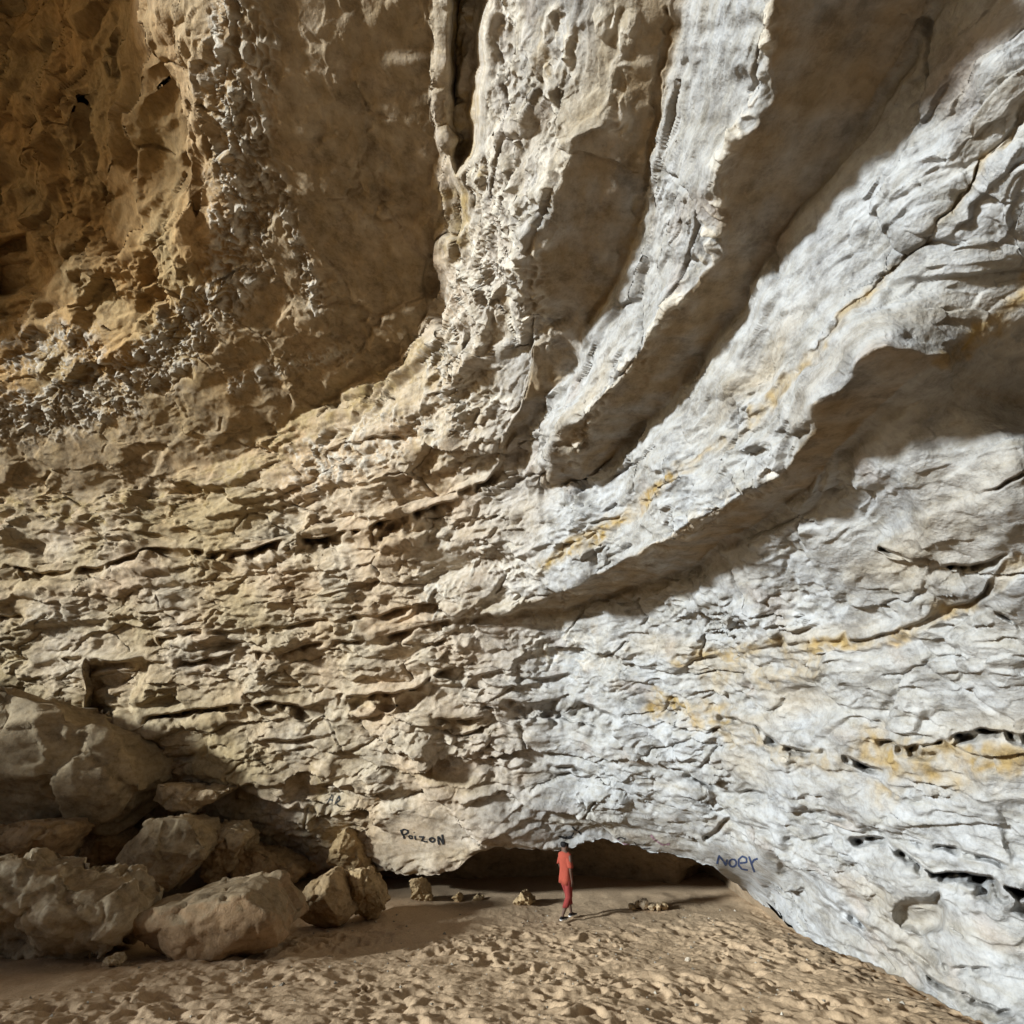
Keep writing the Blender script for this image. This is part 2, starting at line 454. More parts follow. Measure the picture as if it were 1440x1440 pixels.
CRUST = [  # crusty, flaking zones: line, half width, amount
    ([(335, -40), (338, 80), (345, 200), (350, 300), (335, 380), (280, 450), (220, 510), (150, 560), (60, 580), (-40, 590)], 46, 1.0),
    ([(395, 260), (420, 340), (445, 430)], 16, 1.0),
    ([(385, 60), (375, 100), (390, 30)], 10, 0.7),
    ([(470, 480), (490, 490), (330, 545)], 14, 0.7),
    ([(700, 20), (720, 150), (700, 260), (690, 350), (660, 420), (640, 520), (660, 580)], 50, 0.9),
    ([(780, 30), (800, 150), (760, 250), (740, 340), (735, 450), (760, 470)], 34, 0.9),
    ([(860, 20), (880, 60), (870, 170)], 22, 0.9),
    ([(440, 660), (520, 620), (600, 600), (690, 590)], 46, 0.7),
    ([(650, 780), (700, 790), (740, 810), (700, 840), (620, 850)], 40, 0.7),
    ([(1080, 20), (1060, 150), (1010, 240), (1000, 360), (890, 500), (830, 580), (800, 640)], 16, 0.8),
    ([(790, 835), (900, 790), (1010, 715), (1090, 665)], 16, 0.6),
    ([(740, 890), (800, 920), (860, 930)], 40, 0.6),
    ([(30, 500), (90, 490), (140, 520)], 50, 0.7),
]
SOFFITS = [
    xy(C_IN) + xy(C_LIP)[::-1], xy(E_IN) + xy(E_LIP)[::-1], xy(G_IN) + xy(G_LIP)[::-1], xy(I_IN) + xy(I_LIP)[::-1],
]

def axis(lo, a, b, hi, fine, n_out):
    inner = np.arange(a, b + 0.01, fine)
    g = np.linspace(0, 1, n_out + 1)[1:] ** 1.6
    return np.concatenate([(a - g * (a - lo))[::-1], inner, b + g * (hi - b)])

def build_wall():
    w = solve()
    cols = axis(-300, -24, 1464, 1690, 1.6, 70)
    lipy = np.interp(cols, LIP_X, LIP_Y)
    zc = np.zeros(len(cols))
    lipy = lipy + perlin(np.stack([cols / 60, zc, zc], 1)) * 6 + perlin(np.stack([cols / 22, zc + 9, zc], 1)) * 5 + perlin(np.stack([cols / 8, zc + 5, zc], 1)) * 2.5
    g = np.linspace(0, 1, 61)[1:] ** 1.6
    top = (-24 - g * 276)[::-1]
    nin = 830
    NR = len(top) + nin
    PY = np.empty((NR, len(cols))); PX = np.tile(cols, (NR, 1))
    PY[:len(top)] = top[:, None]
    v = np.linspace(0, 1, nin)
    PY[len(top):] = -24 + v[:, None] * (lipy[None] + 24) + 0.001
    shp = PX.shape
    # ragged edges: lookups wander a little, so no traced line stays a clean curve
    q = np.stack([PX.ravel() / 70, PY.ravel() / 70, np.zeros(PX.size)], 1)
    fade = sstep(0, 40, (lipy[None] - PY))
    wx = (perlin(q) * 9 + perlin(q * 2.7 + 11) * 5 + perlin(q * 7 + 23) * 0.5).reshape(shp) * fade
    wy = (perlin(q + 37) * 9 + perlin(q * 2.7 + 51) * 5 + perlin(q * 7 + 63) * 0.5).reshape(shp) * fade
    QX, QY = PX + wx, PY + wy
    t = 1 / bilin(w, (QY - Y0) / STEP, (QX - X0) / STEP)
    D = ray(PX, PY)
    # soffit mask, softened
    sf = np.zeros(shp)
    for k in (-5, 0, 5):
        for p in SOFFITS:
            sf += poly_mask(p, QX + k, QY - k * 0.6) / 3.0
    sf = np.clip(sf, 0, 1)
    wv = (perlin(q * 1.7 + 5) + 0.6 * perlin(q * 5 + 15)).reshape(shp)
    for pts, dep, wid in LEDGES:
        d, sg, par = line_dist(pts, QX, QY, wid + 6)
        ends = np.clip(np.minimum(par, 1 - par) / 0.12, 0, 1) ** 0.7
        prof = np.where(sg > 0, np.clip(1 - d / wid, 0, 1) * sstep(0, 2.2, d), 0)
        lipb = np.where(sg < 0, np.clip(1 - d / (wid * 0.9), 0, 1) ** 2 * 0.22, 0)       # the bed above swells out to its edge
        t = t + dep * ends * np.clip(0.7 + 2.0 * wv, 0.03, 1.7) * (prof - 0.25 * lipb * (d > 0))
    for poly, dep, soft in HOLLOWS:
        ins = poly_mask(poly, QX, QY)
        d, sg, par = line_dist(poly + [poly[0]], QX, QY, soft * 2 + 4)
        sd = np.where(ins, d, -d)
        m = sstep(-soft * 0.5, soft * 1.2, np.clip(sd, -1e3, 1e3))
        t = t + dep * m
    quiet = np.zeros(shp)                                      # dressed-flat patches where people painted
    for pts, hw in (([(565, 1178), (625, 1182)], 26), ([(1005, 1208), (1065, 1218)], 22)):
        d, sg, par = line_dist(pts, PX, PY, hw * 2)
        quiet = np.maximum(quiet, sstep(hw * 1.8, hw * 0.8, d))
    crust = np.zeros(shp)
    for pts, hw, am in CRUST:
        d, sg, par = line_dist(pts, QX, QY, hw * 1.6)
        crust = np.maximum(crust, am * sstep(hw * 1.5, hw * 0.3, d))
    och = np.zeros(shp)
    for pts, hw, am in OCHRE:
        d, sg, par = line_dist(pts, QX, QY, hw * 1.8)
        dd = d + hw * 1.1 * wv
        och = np.maximum(och, am * sstep(hw * 1.6, hw * 0.3, dd))
        if hw < 11: t = t + 0.045 * sstep(hw * 1.0, hw * 0.3, dd)
    P = CAM + D * t[..., None]
    # normals of the broad form
    def normals(P):
        du = np.gradient(P, axis=1); dv = np.gradient(P, axis=0)
        n = np.cross(dv, du)
        n /= np.linalg.norm(n, axis=-1, keepdims=True) + 1e-9
        flip = np.sum(n * (CAM - P), -1) < 0
        n[flip] *= -1
        return n
    def blur(a, k):
        for ax in (0, 1):
            c = np.cumsum(np.concatenate([np.repeat(np.take(a, [0], ax), k + 1, ax), a, np.repeat(np.take(a, [-1], ax), k, ax)], ax), ax)
            n = a.shape[ax]
            a = (np.take(c, range(2 * k + 1, 2 * k + 1 + n), ax) - np.take(c, range(0, n), ax)) / (2 * k + 1)
        return a
    N = blur(normals(P), 5)
    N /= np.linalg.norm(N, axis=-1, keepdims=True) + 1e-9
    su = np.zeros(shp); sv2 = np.zeros(shp)
    su[:, 1:] = np.linalg.norm(np.diff(P, axis=1), axis=-1); sv2[1:] = np.linalg.norm(np.diff(P, axis=0), axis=-1)
    pu = np.gradient(PX, axis=1); pv = np.gradient(PY, axis=0)
    strn = np.maximum(su / pu, sv2 / pv) / (t / 780.0)
    spc = blur(np.minimum(strn, 40) * t / 780.0 * 1.6, 1).ravel()
    def fit(cell): return np.clip(1.7 - spc * 3.0 / cell, 0, 1)      # no relief finer than the sheet can carry
    wst = np.clip(3.6 / np.maximum(strn, 1e-3), 0, 1) ** 1.5      # where the sheet is drawn out (backs of ledges) it stays smooth
    for sh_ in ((0, 1), (0, -1), (1, 0), (-1, 0), (0, 3), (3, 0), (0, -3), (-3, 0)):
        wst = np.minimum(wst, np.roll(wst, sh_, (0, 1)))
    wst = blur(wst, 2)
    F = P.reshape(-1, 3)
    lay = F * np.array([0.55, 0.55, 2.6]) + np.array([0, 0, 0.0])
    wob = perlin(F * 0.35)[:, None] * np.array([0.0, 0, 1.2])
    def hsh(i, j, k):
        v = np.sin(i * 127.1 + j * 311.7 + k * 74.7) * 43758.5453
        return v - np.floor(v)
    def blocks(thick, length, seed):
        wz = F[:, 2] + 0.22 * perlin(F * 0.45 + seed) + 0.3 * thick * perlin(F * (0.8 / length) + seed * 2) + 0.10 * thick * perlin(F * 7 + seed)
        zz = wz / thick + 0.6 * perlin(np.stack([F[:, 2] * 0.7 / thick, 0 * F[:, 0] + seed, 0 * F[:, 0]], 1))
        i = np.floor(zz); fz = zz - i
        h1 = hsh(i, 0 * i, seed)
        u = 0.75 * F[:, 0] - 0.7 * F[:, 1] + 0.25 * length * perlin(F * (1.6 / length) + seed * 3) + 0.04 * perlin(F * 9 + seed)
        sv_ = u / (length * (0.55 + h1)) + h1 * 17
        j = np.floor(sv_); fs = sv_ - j
        off = (hsh(i, j, seed) - 0.5) + 0.8 * (h1 - 0.5)
        ez = np.minimum(fz, 1 - fz) * thick; es = np.minimum(fs, 1 - fs) * length
        gr = np.exp(-(ez / 0.035) ** 2) * (hsh(i + np.round(fz), 3.0, seed) > 0.35) + 0.7 * np.exp(-(es / 0.03) ** 2) * (hsh(i, j + np.round(fs), seed + 9) > 0.5)
        return off, np.clip(gr, 0, 1)
    def ridged(q): return 1 - 2 * np.abs(perlin(q)) * 1.4
    a_sm = 1 - 0.58 * sf.ravel()
    left = sstep(-2, -9, F[:, 0])
    n_big = perlin(F * 0.42) * 0.16
    n_mid = perlin(F * 1.1 + 7) * 0.085
    lay1 = perlin(lay + wob + 3) * 0.17
    lay2 = ridged(lay * 2.3 + wob + 9) * 0.05
    st = np.array([0.62, 0.62, 1.3])                           # grain runs along the beds
    W3 = F + 0.12 * np.stack([perlin(F * 2 + 101), perlin(F * 2 + 202), perlin(F * 2 + 303)], 1)
    W4 = (F + 0.10 * np.stack([perlin(F * 1.3 + 401), perlin(F * 1.3 + 402), perlin(F * 1.3 + 403)], 1) + 0.03 * np.stack([perlin(F * 5 + 1), perlin(F * 5 + 2), perlin(F * 5 + 3)], 1)) * np.array([0.68, 0.68, 1.75])
    fa, ea = facets(W4, 1.5, 11, 0.22, np.clip(spc * 3.5, 0.02, 0.25))
    fb, eb = facets(W4 + 31, 0.62, 23, 0.26, np.clip(spc * 1.8, 0.012, 0.10))
    fc, ec = facets(W4 + 57, 0.20, 37, 0.36, np.clip(spc * 1.2, 0.006, 0.04))
    fa = fa * fit(1.5); fb = fb * fit(0.55); fc = fc * fit(0.2); eb = eb + (1 - fit(0.3)); ea = ea + (1 - fit(0.5))
    n_s1 = fb - 0.05 * np.exp(-(eb / 0.025) ** 2) * (perlin(F * 1.4 + 88) > 0.05)
    n_s2 = fc
    backa = np.clip(sstep(3.5, -1.0, F[:, 0]) * sstep(8, 12, F[:, 1]) + left, 0, 1)
    fa = fa * (0.45 + 0.35 * backa)
    n_s1 = n_s1 * (0.75 + 0.25 * backa)
    n_fa = fa - 0.10 * np.exp(-(ea / 0.04) ** 2) * (perlin(F * 0.8 + 66) > 0.1)
    n_s3 = perlin(W3 * st * 16 + 25) * 0.013
    n_s4 = ridged(W3 * st * 30 + 31) * 0.007
    patch = np.clip(0.40 + 1.7 * perlin(F * 0.6 + 41) + 0.5 * perlin(F * 1.9 + 43), 0.10, 1.35)                    # smooth slabs between broken zones
    crk = np.clip(0.45 + 1.3 * perlin(F * 3.1 + 707), 0.1, 1.3) * np.clip(ridged(W3 * np.array([2.6, 2.6, 2.0]) + 71) - 0.2, 0, 1) * 0.17 + np.clip(ridged(W3 * 6.5 + 77) - 0.2, 0, 1) * 0.07 - 0.03
    crk_g = np.clip(crust.ravel() * 1.4 - 0.2 + 1.3 * perlin(F * 1.7 + 55), 0, 1) * crust.ravel()
    o1, g1 = blocks(1.0, 2.8, 1.0)
    o2, g2 = blocks(0.36, 0.9, 5.0)
    backm = sstep(2.5, -1.5, F[:, 0]) * sstep(9, 12, F[:, 1]) * sstep(13.5, 11, F[:, 2])
    rightm = 1 - backm
    bmask = (backm * (0.55 + 0.45 * sstep(4.5, 6.5, F[:, 2])) + 0.10 * rightm) * (1 - sf.ravel())
    n_mid = n_mid + backm * sstep(7, 4, F[:, 2]) * (perlin(F * 0.9 + 17) * 0.16 + perlin(F * 2.1 + 18) * 0.08)
    broken = np.clip(0.5 + 1.4 * perlin(F * 0.55 + 81), 0, 1) * 0.8 + 0.2
    blk = bmask * (o1 * 0.30 - g1 * 0.10 + broken * fit(0.36) * (o2 * 0.10 - g2 * 0.06))
    b2_ = blk.reshape(shp)
    for _ in range(2):
        for ax in (0, 1): b2_ = (np.roll(b2_, 1, ax) + 2 * b2_ + np.roll(b2_, -1, ax)) / 4
    blk = b2_.ravel()
    lay1 = lay1 * (0.25 + 0.35 * backm); n_mid = n_mid * (0.6 + 0.4 * backm); lay2 = lay2 * (0.4 + 0.4 * backm)
    far = np.clip(t.ravel() / 9.0, 0.55, 1.3)
    calm = 1 - 0.88 * quiet.ravel()
    disp = calm * blk + a_sm * calm * far * (n_big + 0.5 * n_mid + n_fa + 0.6 * lay1 + 0.5 * lay2 * patch * fit(0.3) + (n_s1 + n_s2 + (n_s3 + n_s4) * fit(0.12)) * (0.25 + 0.75 * patch)) + crk_g * fit(0.3) * crk * 1.05 * np.clip(far, 0.7, 1.2)
    fl = sstep(0, 9, (lipy[None] - PY)).ravel() * 0.6 + 0.4
    P = P + N * (disp * fl * wst.ravel()).reshape(shp)[..., None]
    N2 = normals(P)
    # mineral colour
    F = P.reshape(-1, 3)
    o = och.ravel() * np.clip(0.8 + 0.9 * perlin(F * 1.9 + 3), 0.25, 1.1)
    o = o * np.clip(0.85 + 0.9 * perlin(F * 4.5 + 7) + 0.7 * perlin(F * 11 + 8), 0.35, 1.15)
    o = np.maximum(o, np.clip(perlin(F * np.array([.35, .35, 1.6]) + 90) * 1.6 - 0.25, 0, 1) * 0.55)
    o = np.maximum(o, left * np.clip(0.38 + 0.9 * perlin(F * 0.5 + 12), 0.05, 0.85))
    g = np.clip(0.5 + 1.2 * perlin(F * 0.7 + 33), 0, 1)
    rt = sstep(-3, 2, F[:, 0])[:, None]
    cream = np.array([0.51, 0.385, 0.26]) * (1 - rt) + np.array([0.395, 0.385, 0.365]) * rt
    grey = np.array([0.51, 0.43, 0.325]) * (1 - rt) + np.array([0.42, 0.422, 0.42]) * rt; oc = np.array([0.38, 0.285, 0.15])
    base = cream + (grey - cream) * g[:, None]
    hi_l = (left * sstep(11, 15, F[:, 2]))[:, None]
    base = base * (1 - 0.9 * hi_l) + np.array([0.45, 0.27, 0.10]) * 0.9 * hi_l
    rust = np.clip(perlin(F * 1.3 + 61) * 2.2 - 0.75, 0, 1)[:, None]
    colr = base * (1 - o[:, None]) + oc * o[:, None]
    colr = colr * (1 - 0.35 * rust) + np.array([0.30, 0.17, 0.08]) * 0.35 * rust
    # pale calcite crust on the flaking zones
    wc = np.clip(crk_g * 1.3 * sstep(-0.01, 0.05, crk), 0, 1)[:, None] * 0.85
    colr = colr * (1 - wc) + np.array([0.60, 0.55, 0.47]) * wc
    # brown over bedding-plane undersides: part stain, part their warm shade painted in
    stain_shade = (sf.ravel() * np.clip(0.65 + 0.6 * perlin(F * 0.8 + 19) + 0.6 * perlin(F * 3.2 + 20), 0.1, 0.95))[:, None]
    colr = colr * (1 - stain_shade) + np.array([0.33, 0.25, 0.155]) * stain_shade
    colr = colr * (1 - 0.7 * wc) + np.array([0.60, 0.55, 0.47]) * 0.7 * wc
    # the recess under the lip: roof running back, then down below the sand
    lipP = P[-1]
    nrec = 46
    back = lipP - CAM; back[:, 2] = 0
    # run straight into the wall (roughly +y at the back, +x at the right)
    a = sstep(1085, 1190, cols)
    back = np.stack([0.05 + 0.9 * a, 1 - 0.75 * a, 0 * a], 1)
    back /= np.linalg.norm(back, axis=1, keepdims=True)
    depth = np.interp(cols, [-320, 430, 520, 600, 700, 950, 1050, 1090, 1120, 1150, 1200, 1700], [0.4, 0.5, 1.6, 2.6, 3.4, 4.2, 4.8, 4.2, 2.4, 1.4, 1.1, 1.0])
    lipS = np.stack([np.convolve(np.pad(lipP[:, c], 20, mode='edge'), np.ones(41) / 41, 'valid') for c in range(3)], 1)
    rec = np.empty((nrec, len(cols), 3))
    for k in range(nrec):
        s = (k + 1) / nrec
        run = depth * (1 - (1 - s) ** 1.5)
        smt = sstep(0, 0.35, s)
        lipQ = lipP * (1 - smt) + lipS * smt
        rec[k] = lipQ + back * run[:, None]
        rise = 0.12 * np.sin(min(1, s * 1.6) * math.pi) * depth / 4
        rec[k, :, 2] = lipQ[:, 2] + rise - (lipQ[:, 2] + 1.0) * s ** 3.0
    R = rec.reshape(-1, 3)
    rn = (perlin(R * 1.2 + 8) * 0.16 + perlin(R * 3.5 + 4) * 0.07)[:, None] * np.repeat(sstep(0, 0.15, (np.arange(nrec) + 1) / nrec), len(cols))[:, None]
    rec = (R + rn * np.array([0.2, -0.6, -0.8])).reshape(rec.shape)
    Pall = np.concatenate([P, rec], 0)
    call = np.concatenate([colr.reshape(shp + (3,)), np.broadcast_to(np.array([0.27, 0.20, 0.13]), rec.shape)], 0)  # recess coloured darker than the wall to deepen its shade
    return cols, PX, PY, Pall, call, NR, nrec, normals(Pall)

cols_, PX_, PY_, WP, WC, NR_, NREC_, WN = build_wall()

def emit_wall():
    root = bpy.data.objects.new("cave_wall", None)
    COL.objects.link(root)
    tag(root, "towering layered limestone cave wall leaning out over the sand", "cave wall", kind="structure")
    H, W = WP.shape[:2]
    idx = np.arange(H * W).reshape(H, W)
    quads = np.stack([idx[:-1, :-1], idx[1:, :-1], idx[1:, 1:], idx[:-1, 1:]], -1).reshape(-1, 4)
    cx = np.full((H - 1, W - 1), 0.0); cy = np.zeros_like(cx)
    cx[:NR_ - 1] = (PX_[:-1, :-1] + PX_[1:, 1:]) / 2; cy[:NR_ - 1] = (PY_[:-1, :-1] + PY_[1:, 1:]) / 2
    cx[NR_ - 1:] = (cols_[:-1] + cols_[1:])[None] / 2; cy[NR_ - 1:] = 5000
    big = 3000
    reg = np.zeros(cx.shape, int)
    # order matters: later regions overwrite earlier ones
    regs = [
        ("rock_face", "pale grey right-hand rock face below the great shadowed overhang", None),
        ("rock_bed", "thin horizontal beds of brown rock along the back wall", [(-big, 600), (0, 697), (200, 690), (330, 640), (480, 545), (600, 470), (700, 690), (640, 868), (640, 1000), (560, 1010), (-big, 1010)]),
        ("rock_bed", "low knobbly pale bed above the dark slot", [(-big, 1010), (560, 1010), (640, 960), (880, 1003), (960, 1082), (1130, 1176), (1313, 1223), (1440, 1252), (big, 1500), (big, 4000), (-big, 4000)]),
        ("rock_bed", "white bed with a yellow seam rising to the upper right", xy(C_LIP) + [(big, 620), (big, -big), (1440, -320)] + xy(E_IN)[::-1] + [(640, 800)]),
        ("rock_bed", "white pitted bed between two dark undersides", xy(E_LIP) + xy(G_IN)[::-1]),
        ("rock_bed", "flaking crusty bed with a narrow brown cleft", xy(G_LIP) + [(920, -320)] + xy(I_IN)[::-1][:-6] + [(640, 700)]),
        ("rock_face", "dim brown hollowed rock face high at the left", xy(I_LIP) + [(300, -big), (-big, -big), (-big, 600)]),
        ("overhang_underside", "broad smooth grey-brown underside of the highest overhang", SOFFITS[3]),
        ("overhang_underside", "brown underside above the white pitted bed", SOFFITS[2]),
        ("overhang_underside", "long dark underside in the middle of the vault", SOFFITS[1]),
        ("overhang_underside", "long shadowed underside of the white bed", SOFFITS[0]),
    ]
    for k, (nm, lb, poly) in enumerate(regs):
        if poly is not None: reg[poly_mask(poly, cx, cy)] = k
    reg[cy > 4500] = len(regs)
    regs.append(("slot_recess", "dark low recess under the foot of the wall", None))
    reg = reg.ravel()
    V = WP.reshape(-1, 3); Cc = WC.reshape(-1, 3); Nn = WN.reshape(-1, 3)
    for k, (nm, lb, poly) in enumerate(regs):
        qs = quads[reg == k]
        if not len(qs): continue
        u, inv = np.unique(qs.ravel(), return_inverse=True)
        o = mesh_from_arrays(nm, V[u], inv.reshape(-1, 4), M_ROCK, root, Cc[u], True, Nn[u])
        o["label"] = lb
    return root

WALL = emit_wall()

def wall_point(px, py, lift=0.01):
    """where a pixel of the photo falls on the built wall"""
    j = np.clip(np.searchsorted(cols_, px), 1, len(cols_) - 1)
    i = np.argmin(np.abs(PY_[:, j] - py))
    p = WP[i, j]
    d = CAM - p
    return p + d / np.linalg.norm(d) * lift

# ------------------------------------------------------------------ the sand floor
def build_floor():
    xs = np.concatenate([-np.geomspace(13.05, 400, 40)[::-1], np.arange(-13, 13.001, 0.03), np.geomspace(13.05, 400, 40)])
    ys = np.concatenate([-np.geomspace(1, 400, 40)[::-1], np.arange(0, 7.0, 0.25), np.arange(7.0, 20.0, 0.03), np.arange(20.0, 27, 0.3), np.geomspace(27.5, 400, 25)])
    X, Y = np.meshgrid(xs, ys)
    Z = floor_z(X, Y)
    F = np.stack([X.ravel(), Y.ravel(), np.zeros(X.size)], 1)
    near = ((np.abs(X) < 13) & (Y > 7) & (Y < 20)).ravel()
    G = F[near]
    trod = sstep(18.2, 14.5, G[:, 1]) * sstep(-7.5, -5.0, G[:, 0] + 0.25 * (16 - G[:, 1]) + 1.5 * perlin(G * 0.5 + 2))
    h = perlin(G * 0.5) * 0.10 + perlin(G * 1.6 + 3) * 0.04
    # footprints: overlapping dimples on a jittered lattice
    foot = np.zeros(len(G))
    rng = np.random.RandomState(3)
    n = 4600
    fx = rng.uniform(-9, 9, n); fy = rng.uniform(7.5, 18.5, n); an = rng.normal(0.5, 1.0, n); sz = 0.045 + 0.17 * rng.rand(n) ** 2
    dp = rng.uniform(0.012, 0.085, n)
    hh = np.zeros(X.shape); rim = np.zeros(X.shape)
    warp = (perlin(np.stack([X.ravel() * 3, Y.ravel() * 3, 0 * X.ravel()], 1)) * 0.55).reshape(X.shape)
    for k in range(n):
        r = sz[k] * 3.4
        j0 = np.searchsorted(xs, fx[k] - r); j1 = np.searchsorted(xs, fx[k] + r)
        i0 = np.searchsorted(ys, fy[k] - r); i1 = np.searchsorted(ys, fy[k] + r)
        dx = X[i0:i1, j0:j1] - fx[k]; dy = Y[i0:i1, j0:j1] - fy[k]
        c, s = math.cos(an[k]), math.sin(an[k])
        a = (dx * c + dy * s) / sz[k]; b = (-dx * s + dy * c) / (sz[k] * 1.6)
        q = np.sqrt(a * a + b * b) + warp[i0:i1, j0:j1]
        hh[i0:i1, j0:j1] = np.minimum(hh[i0:i1, j0:j1], -dp[k] * sstep(1.12, 0.55, q))
        rim[i0:i1, j0:j1] = np.maximum(rim[i0:i1, j0:j1], dp[k] * 0.55 * np.exp(-(q - 1.35) ** 2 * 6) * (0.6 + 0.4 * np.sin(np.arctan2(b, a) + k)))
    hh = hh + rim
    hh = hh.ravel()[near]
    h += hh * (0.12 + 0.88 * trod) * np.clip(0.8 + 1.7 * perlin(G * 0.5 + 77) + 0.7 * perlin(G * 1.3 + 78), 0.12, 1.5)
    h += (perlin(G * 2.6 + 29) * 0.04 - np.abs(perlin(G * 5 + 9)) * 0.035 - np.abs(perlin(G * 10 + 19)) * 0.02 + perlin(G * 17 + 21) * 0.008) * (0.3 + 0.7 * trod)
    Z = Z.ravel()
    edge = sstep(13, 12, np.abs(G[:, 0])) * sstep(7, 7.6, G[:, 1]) * sstep(20, 19, G[:, 1])
    Z[near] += h * edge
    # drift of sand banked against the rock fall and along the right-hand wall
    H, W = X.shape
    idx = np.arange(H * W).reshape(H, W)
    quads = np.stack([idx[:-1, :-1], idx[:-1, 1:], idx[1:, 1:], idx[1:, :-1]], -1).reshape(-1, 4)
    o = mesh_from_arrays("sand_floor", np.stack([X.ravel(), Y.ravel(), Z], 1), quads, M_SAND)
    tag(o, "trodden pale brown sand covering the cave floor", "sand", kind="structure")
    return o

FLOOR = build_floor()

# ------------------------------------------------------------------ the rest of the cave: vault behind the viewer, open to the left
def build_vault():
    A = np.cross([0, 0, 1], LDIR); A /= np.linalg.norm(A)
    B = np.cross(LDIR, A)
    c = np.array([-4.0, 3.0, 0.0]); R = np.array([34.0, 30.0, 31.0])
    th = np.linspace(0, 2 * math.pi, 361); ph = np.radians(np.linspace(-8, 90, 110))
    TH, PH = np.meshgrid(th, ph)
    P = np.stack([np.cos(PH) * np.cos(TH), np.cos(PH) * np.sin(TH), np.sin(PH)], -1)
    n = P.copy()
    P = c + P * R
    F = P.reshape(-1, 3)
    dsp = perlin(F * 0.12) * 2.2 + perlin(F * 0.4 + 5) * 0.9 + perlin(F * 1.2 + 9) * 0.35
    P = P - n * dsp.reshape(TH.shape)[..., None]
    idx = np.arange(P.shape[0] * P.shape[1]).reshape(P.shape[:2])
    q = np.stack([idx[:-1, :-1], idx[:-1, 1:], idx[1:, 1:], idx[1:, :-1]], -1).reshape(-1, 4)
    V = P.reshape(-1, 3)
    ctr = V[q].mean(1)
    a = ctr @ A; b = ctr @ B
    a = a + perlin(ctr * 0.35 + 3) * 0.8; b = b + perlin(ctr * 0.35 + 13) * 0.35
    lo = np.interp(a, [-28, -26, -24, -21.7, -20, -18, -15.8, -14.9, -14.3, -13.7, -12, -10.8, -9, 0, 10], [3.6, 3.2, 3.2, 2.6, 2.0, 1.6, 1.3, 1.9, 1.8, 1.0, 0.9, 1.05, -1.0, -6, -6])
    hi = np.interp(a, [-28, -25, -22, -17.8, -15, -11, -7, 0, 8], [9.5, 11, 13, 14.5, 15.0, 15.6, 16.0, 16.2, 14.5])
    mouth = (a > -28) & (a < 9) & (b > lo) & (b < hi) & ((ctr - c) @ LDIR > 0)  # unseen mouth, outline shaped so sun and shade fall where wanted
    q = q[~mouth][:, ::-1]
    F = V
    g = np.clip(0.5 + perlin(F * 0.3), 0, 1)[:, None]
    colr = np.array([0.40, 0.255, 0.12]) * g + np.array([0.41, 0.295, 0.17]) * (1 - g)
    o = mesh_from_arrays("cave_vault", V, q, M_ROCK, None, colr)
    tag(o, "rough rock vault closing the cave behind and above the viewer", "cave vault", kind="structure")
build_vault()

# ------------------------------------------------------------------ fallen boulders
def rock_mesh(pts, seed, rough=1.0, cuts=4):
    """closed rock: hull of the points, broken edges softened, faces roughened"""
    pts = np.array(pts, float)
    rng = np.random.RandomState(int(seed * 13) + 3)
    cen = pts.mean(0)
    for k in range(9):                                     # flat fracture planes knock the corners off
        n = rng.normal(size=3); n /= np.linalg.norm(n)
        if n[1] > 0.3: n[1] *= -1
        h = (pts - cen) @ n
        lim = h.max() * rng.uniform(0.80, 0.95)
        o_ = np.clip(h - lim, 0, None)
        pts = pts - o_[:, None] * n
    bm = bmesh.new()
    for p in pts: bm.verts.new(p)
    r = bmesh.ops.convex_hull(bm, input=bm.verts)
    bmesh.ops.delete(bm, geom=list({g for g in r["geom_interior"] + r["geom_unused"] if isinstance(g, bmesh.types.BMVert)}), context='VERTS')
    size = max((v.co - w.co).length for v in bm.verts for w in bm.verts)
    bmesh.ops.triangulate(bm, faces=bm.faces)
    for k in range(cuts):
        lim = size / (2.2 * 1.75 ** k)
        es = [e for e in bm.edges if e.calc_length() > lim]
        bmesh.ops.subdivide_edges(bm, edges=es, cuts=1)
        bmesh.ops.triangulate(bm, faces=bm.faces)
    for k in range(3):
        es = [e for e in bm.edges if e.calc_length() > size / 48]
        if len(bm.verts) > 14000 or not es: break
        bmesh.ops.subdivide_edges(bm, edges=es, cuts=1)
        bmesh.ops.triangulate(bm, faces=bm.faces)
    bmesh.ops.smooth_vert(bm, verts=bm.verts, factor=0.5, use_axis_x=True, use_axis_y=True, use_axis_z=True)
    bm.normal_update()
    P = np.array([v.co[:] for v in bm.verts]); N = np.array([v.normal[:] for v in bm.verts])
    Q = P + seed * 7.31
    k = rough * size
    d = perlin(Q * (2.2 / size)) * 0.024 * k + perlin(Q * (6 / size) + 3) * 0.018 * k + (1 - 2.8 * np.abs(perlin(Q * (13 / size) + 9))) * 0.007 * k + perlin(Q * (30 / size) + 5) * 0.005 * k
    v = perlin(Q * (4 / size) + 20) * 2.2
    f_ = np.floor(v * 1.5)
    d += ((f_ + sstep(0.8, 1.0, v * 1.5 - f_)) / 1.5) * 0.022 * k
    fa, ea = facets(Q, size / 3.2, 5, 0.16)
    fb, eb = facets(Q + 9, size / 9.0, 8, 0.22)
    d = d * 0.6 + rough * (fa + fb - 0.012 * size * np.exp(-(ea / (size * 0.012)) ** 2) * (perlin(Q * 2) > 0.05))
    P = P + N * d[:, None]
    for v, p in zip(bm.verts, P): v.co = p
    bmesh.ops.recalc_face_normals(bm, faces=bm.faces)
    return bm, P

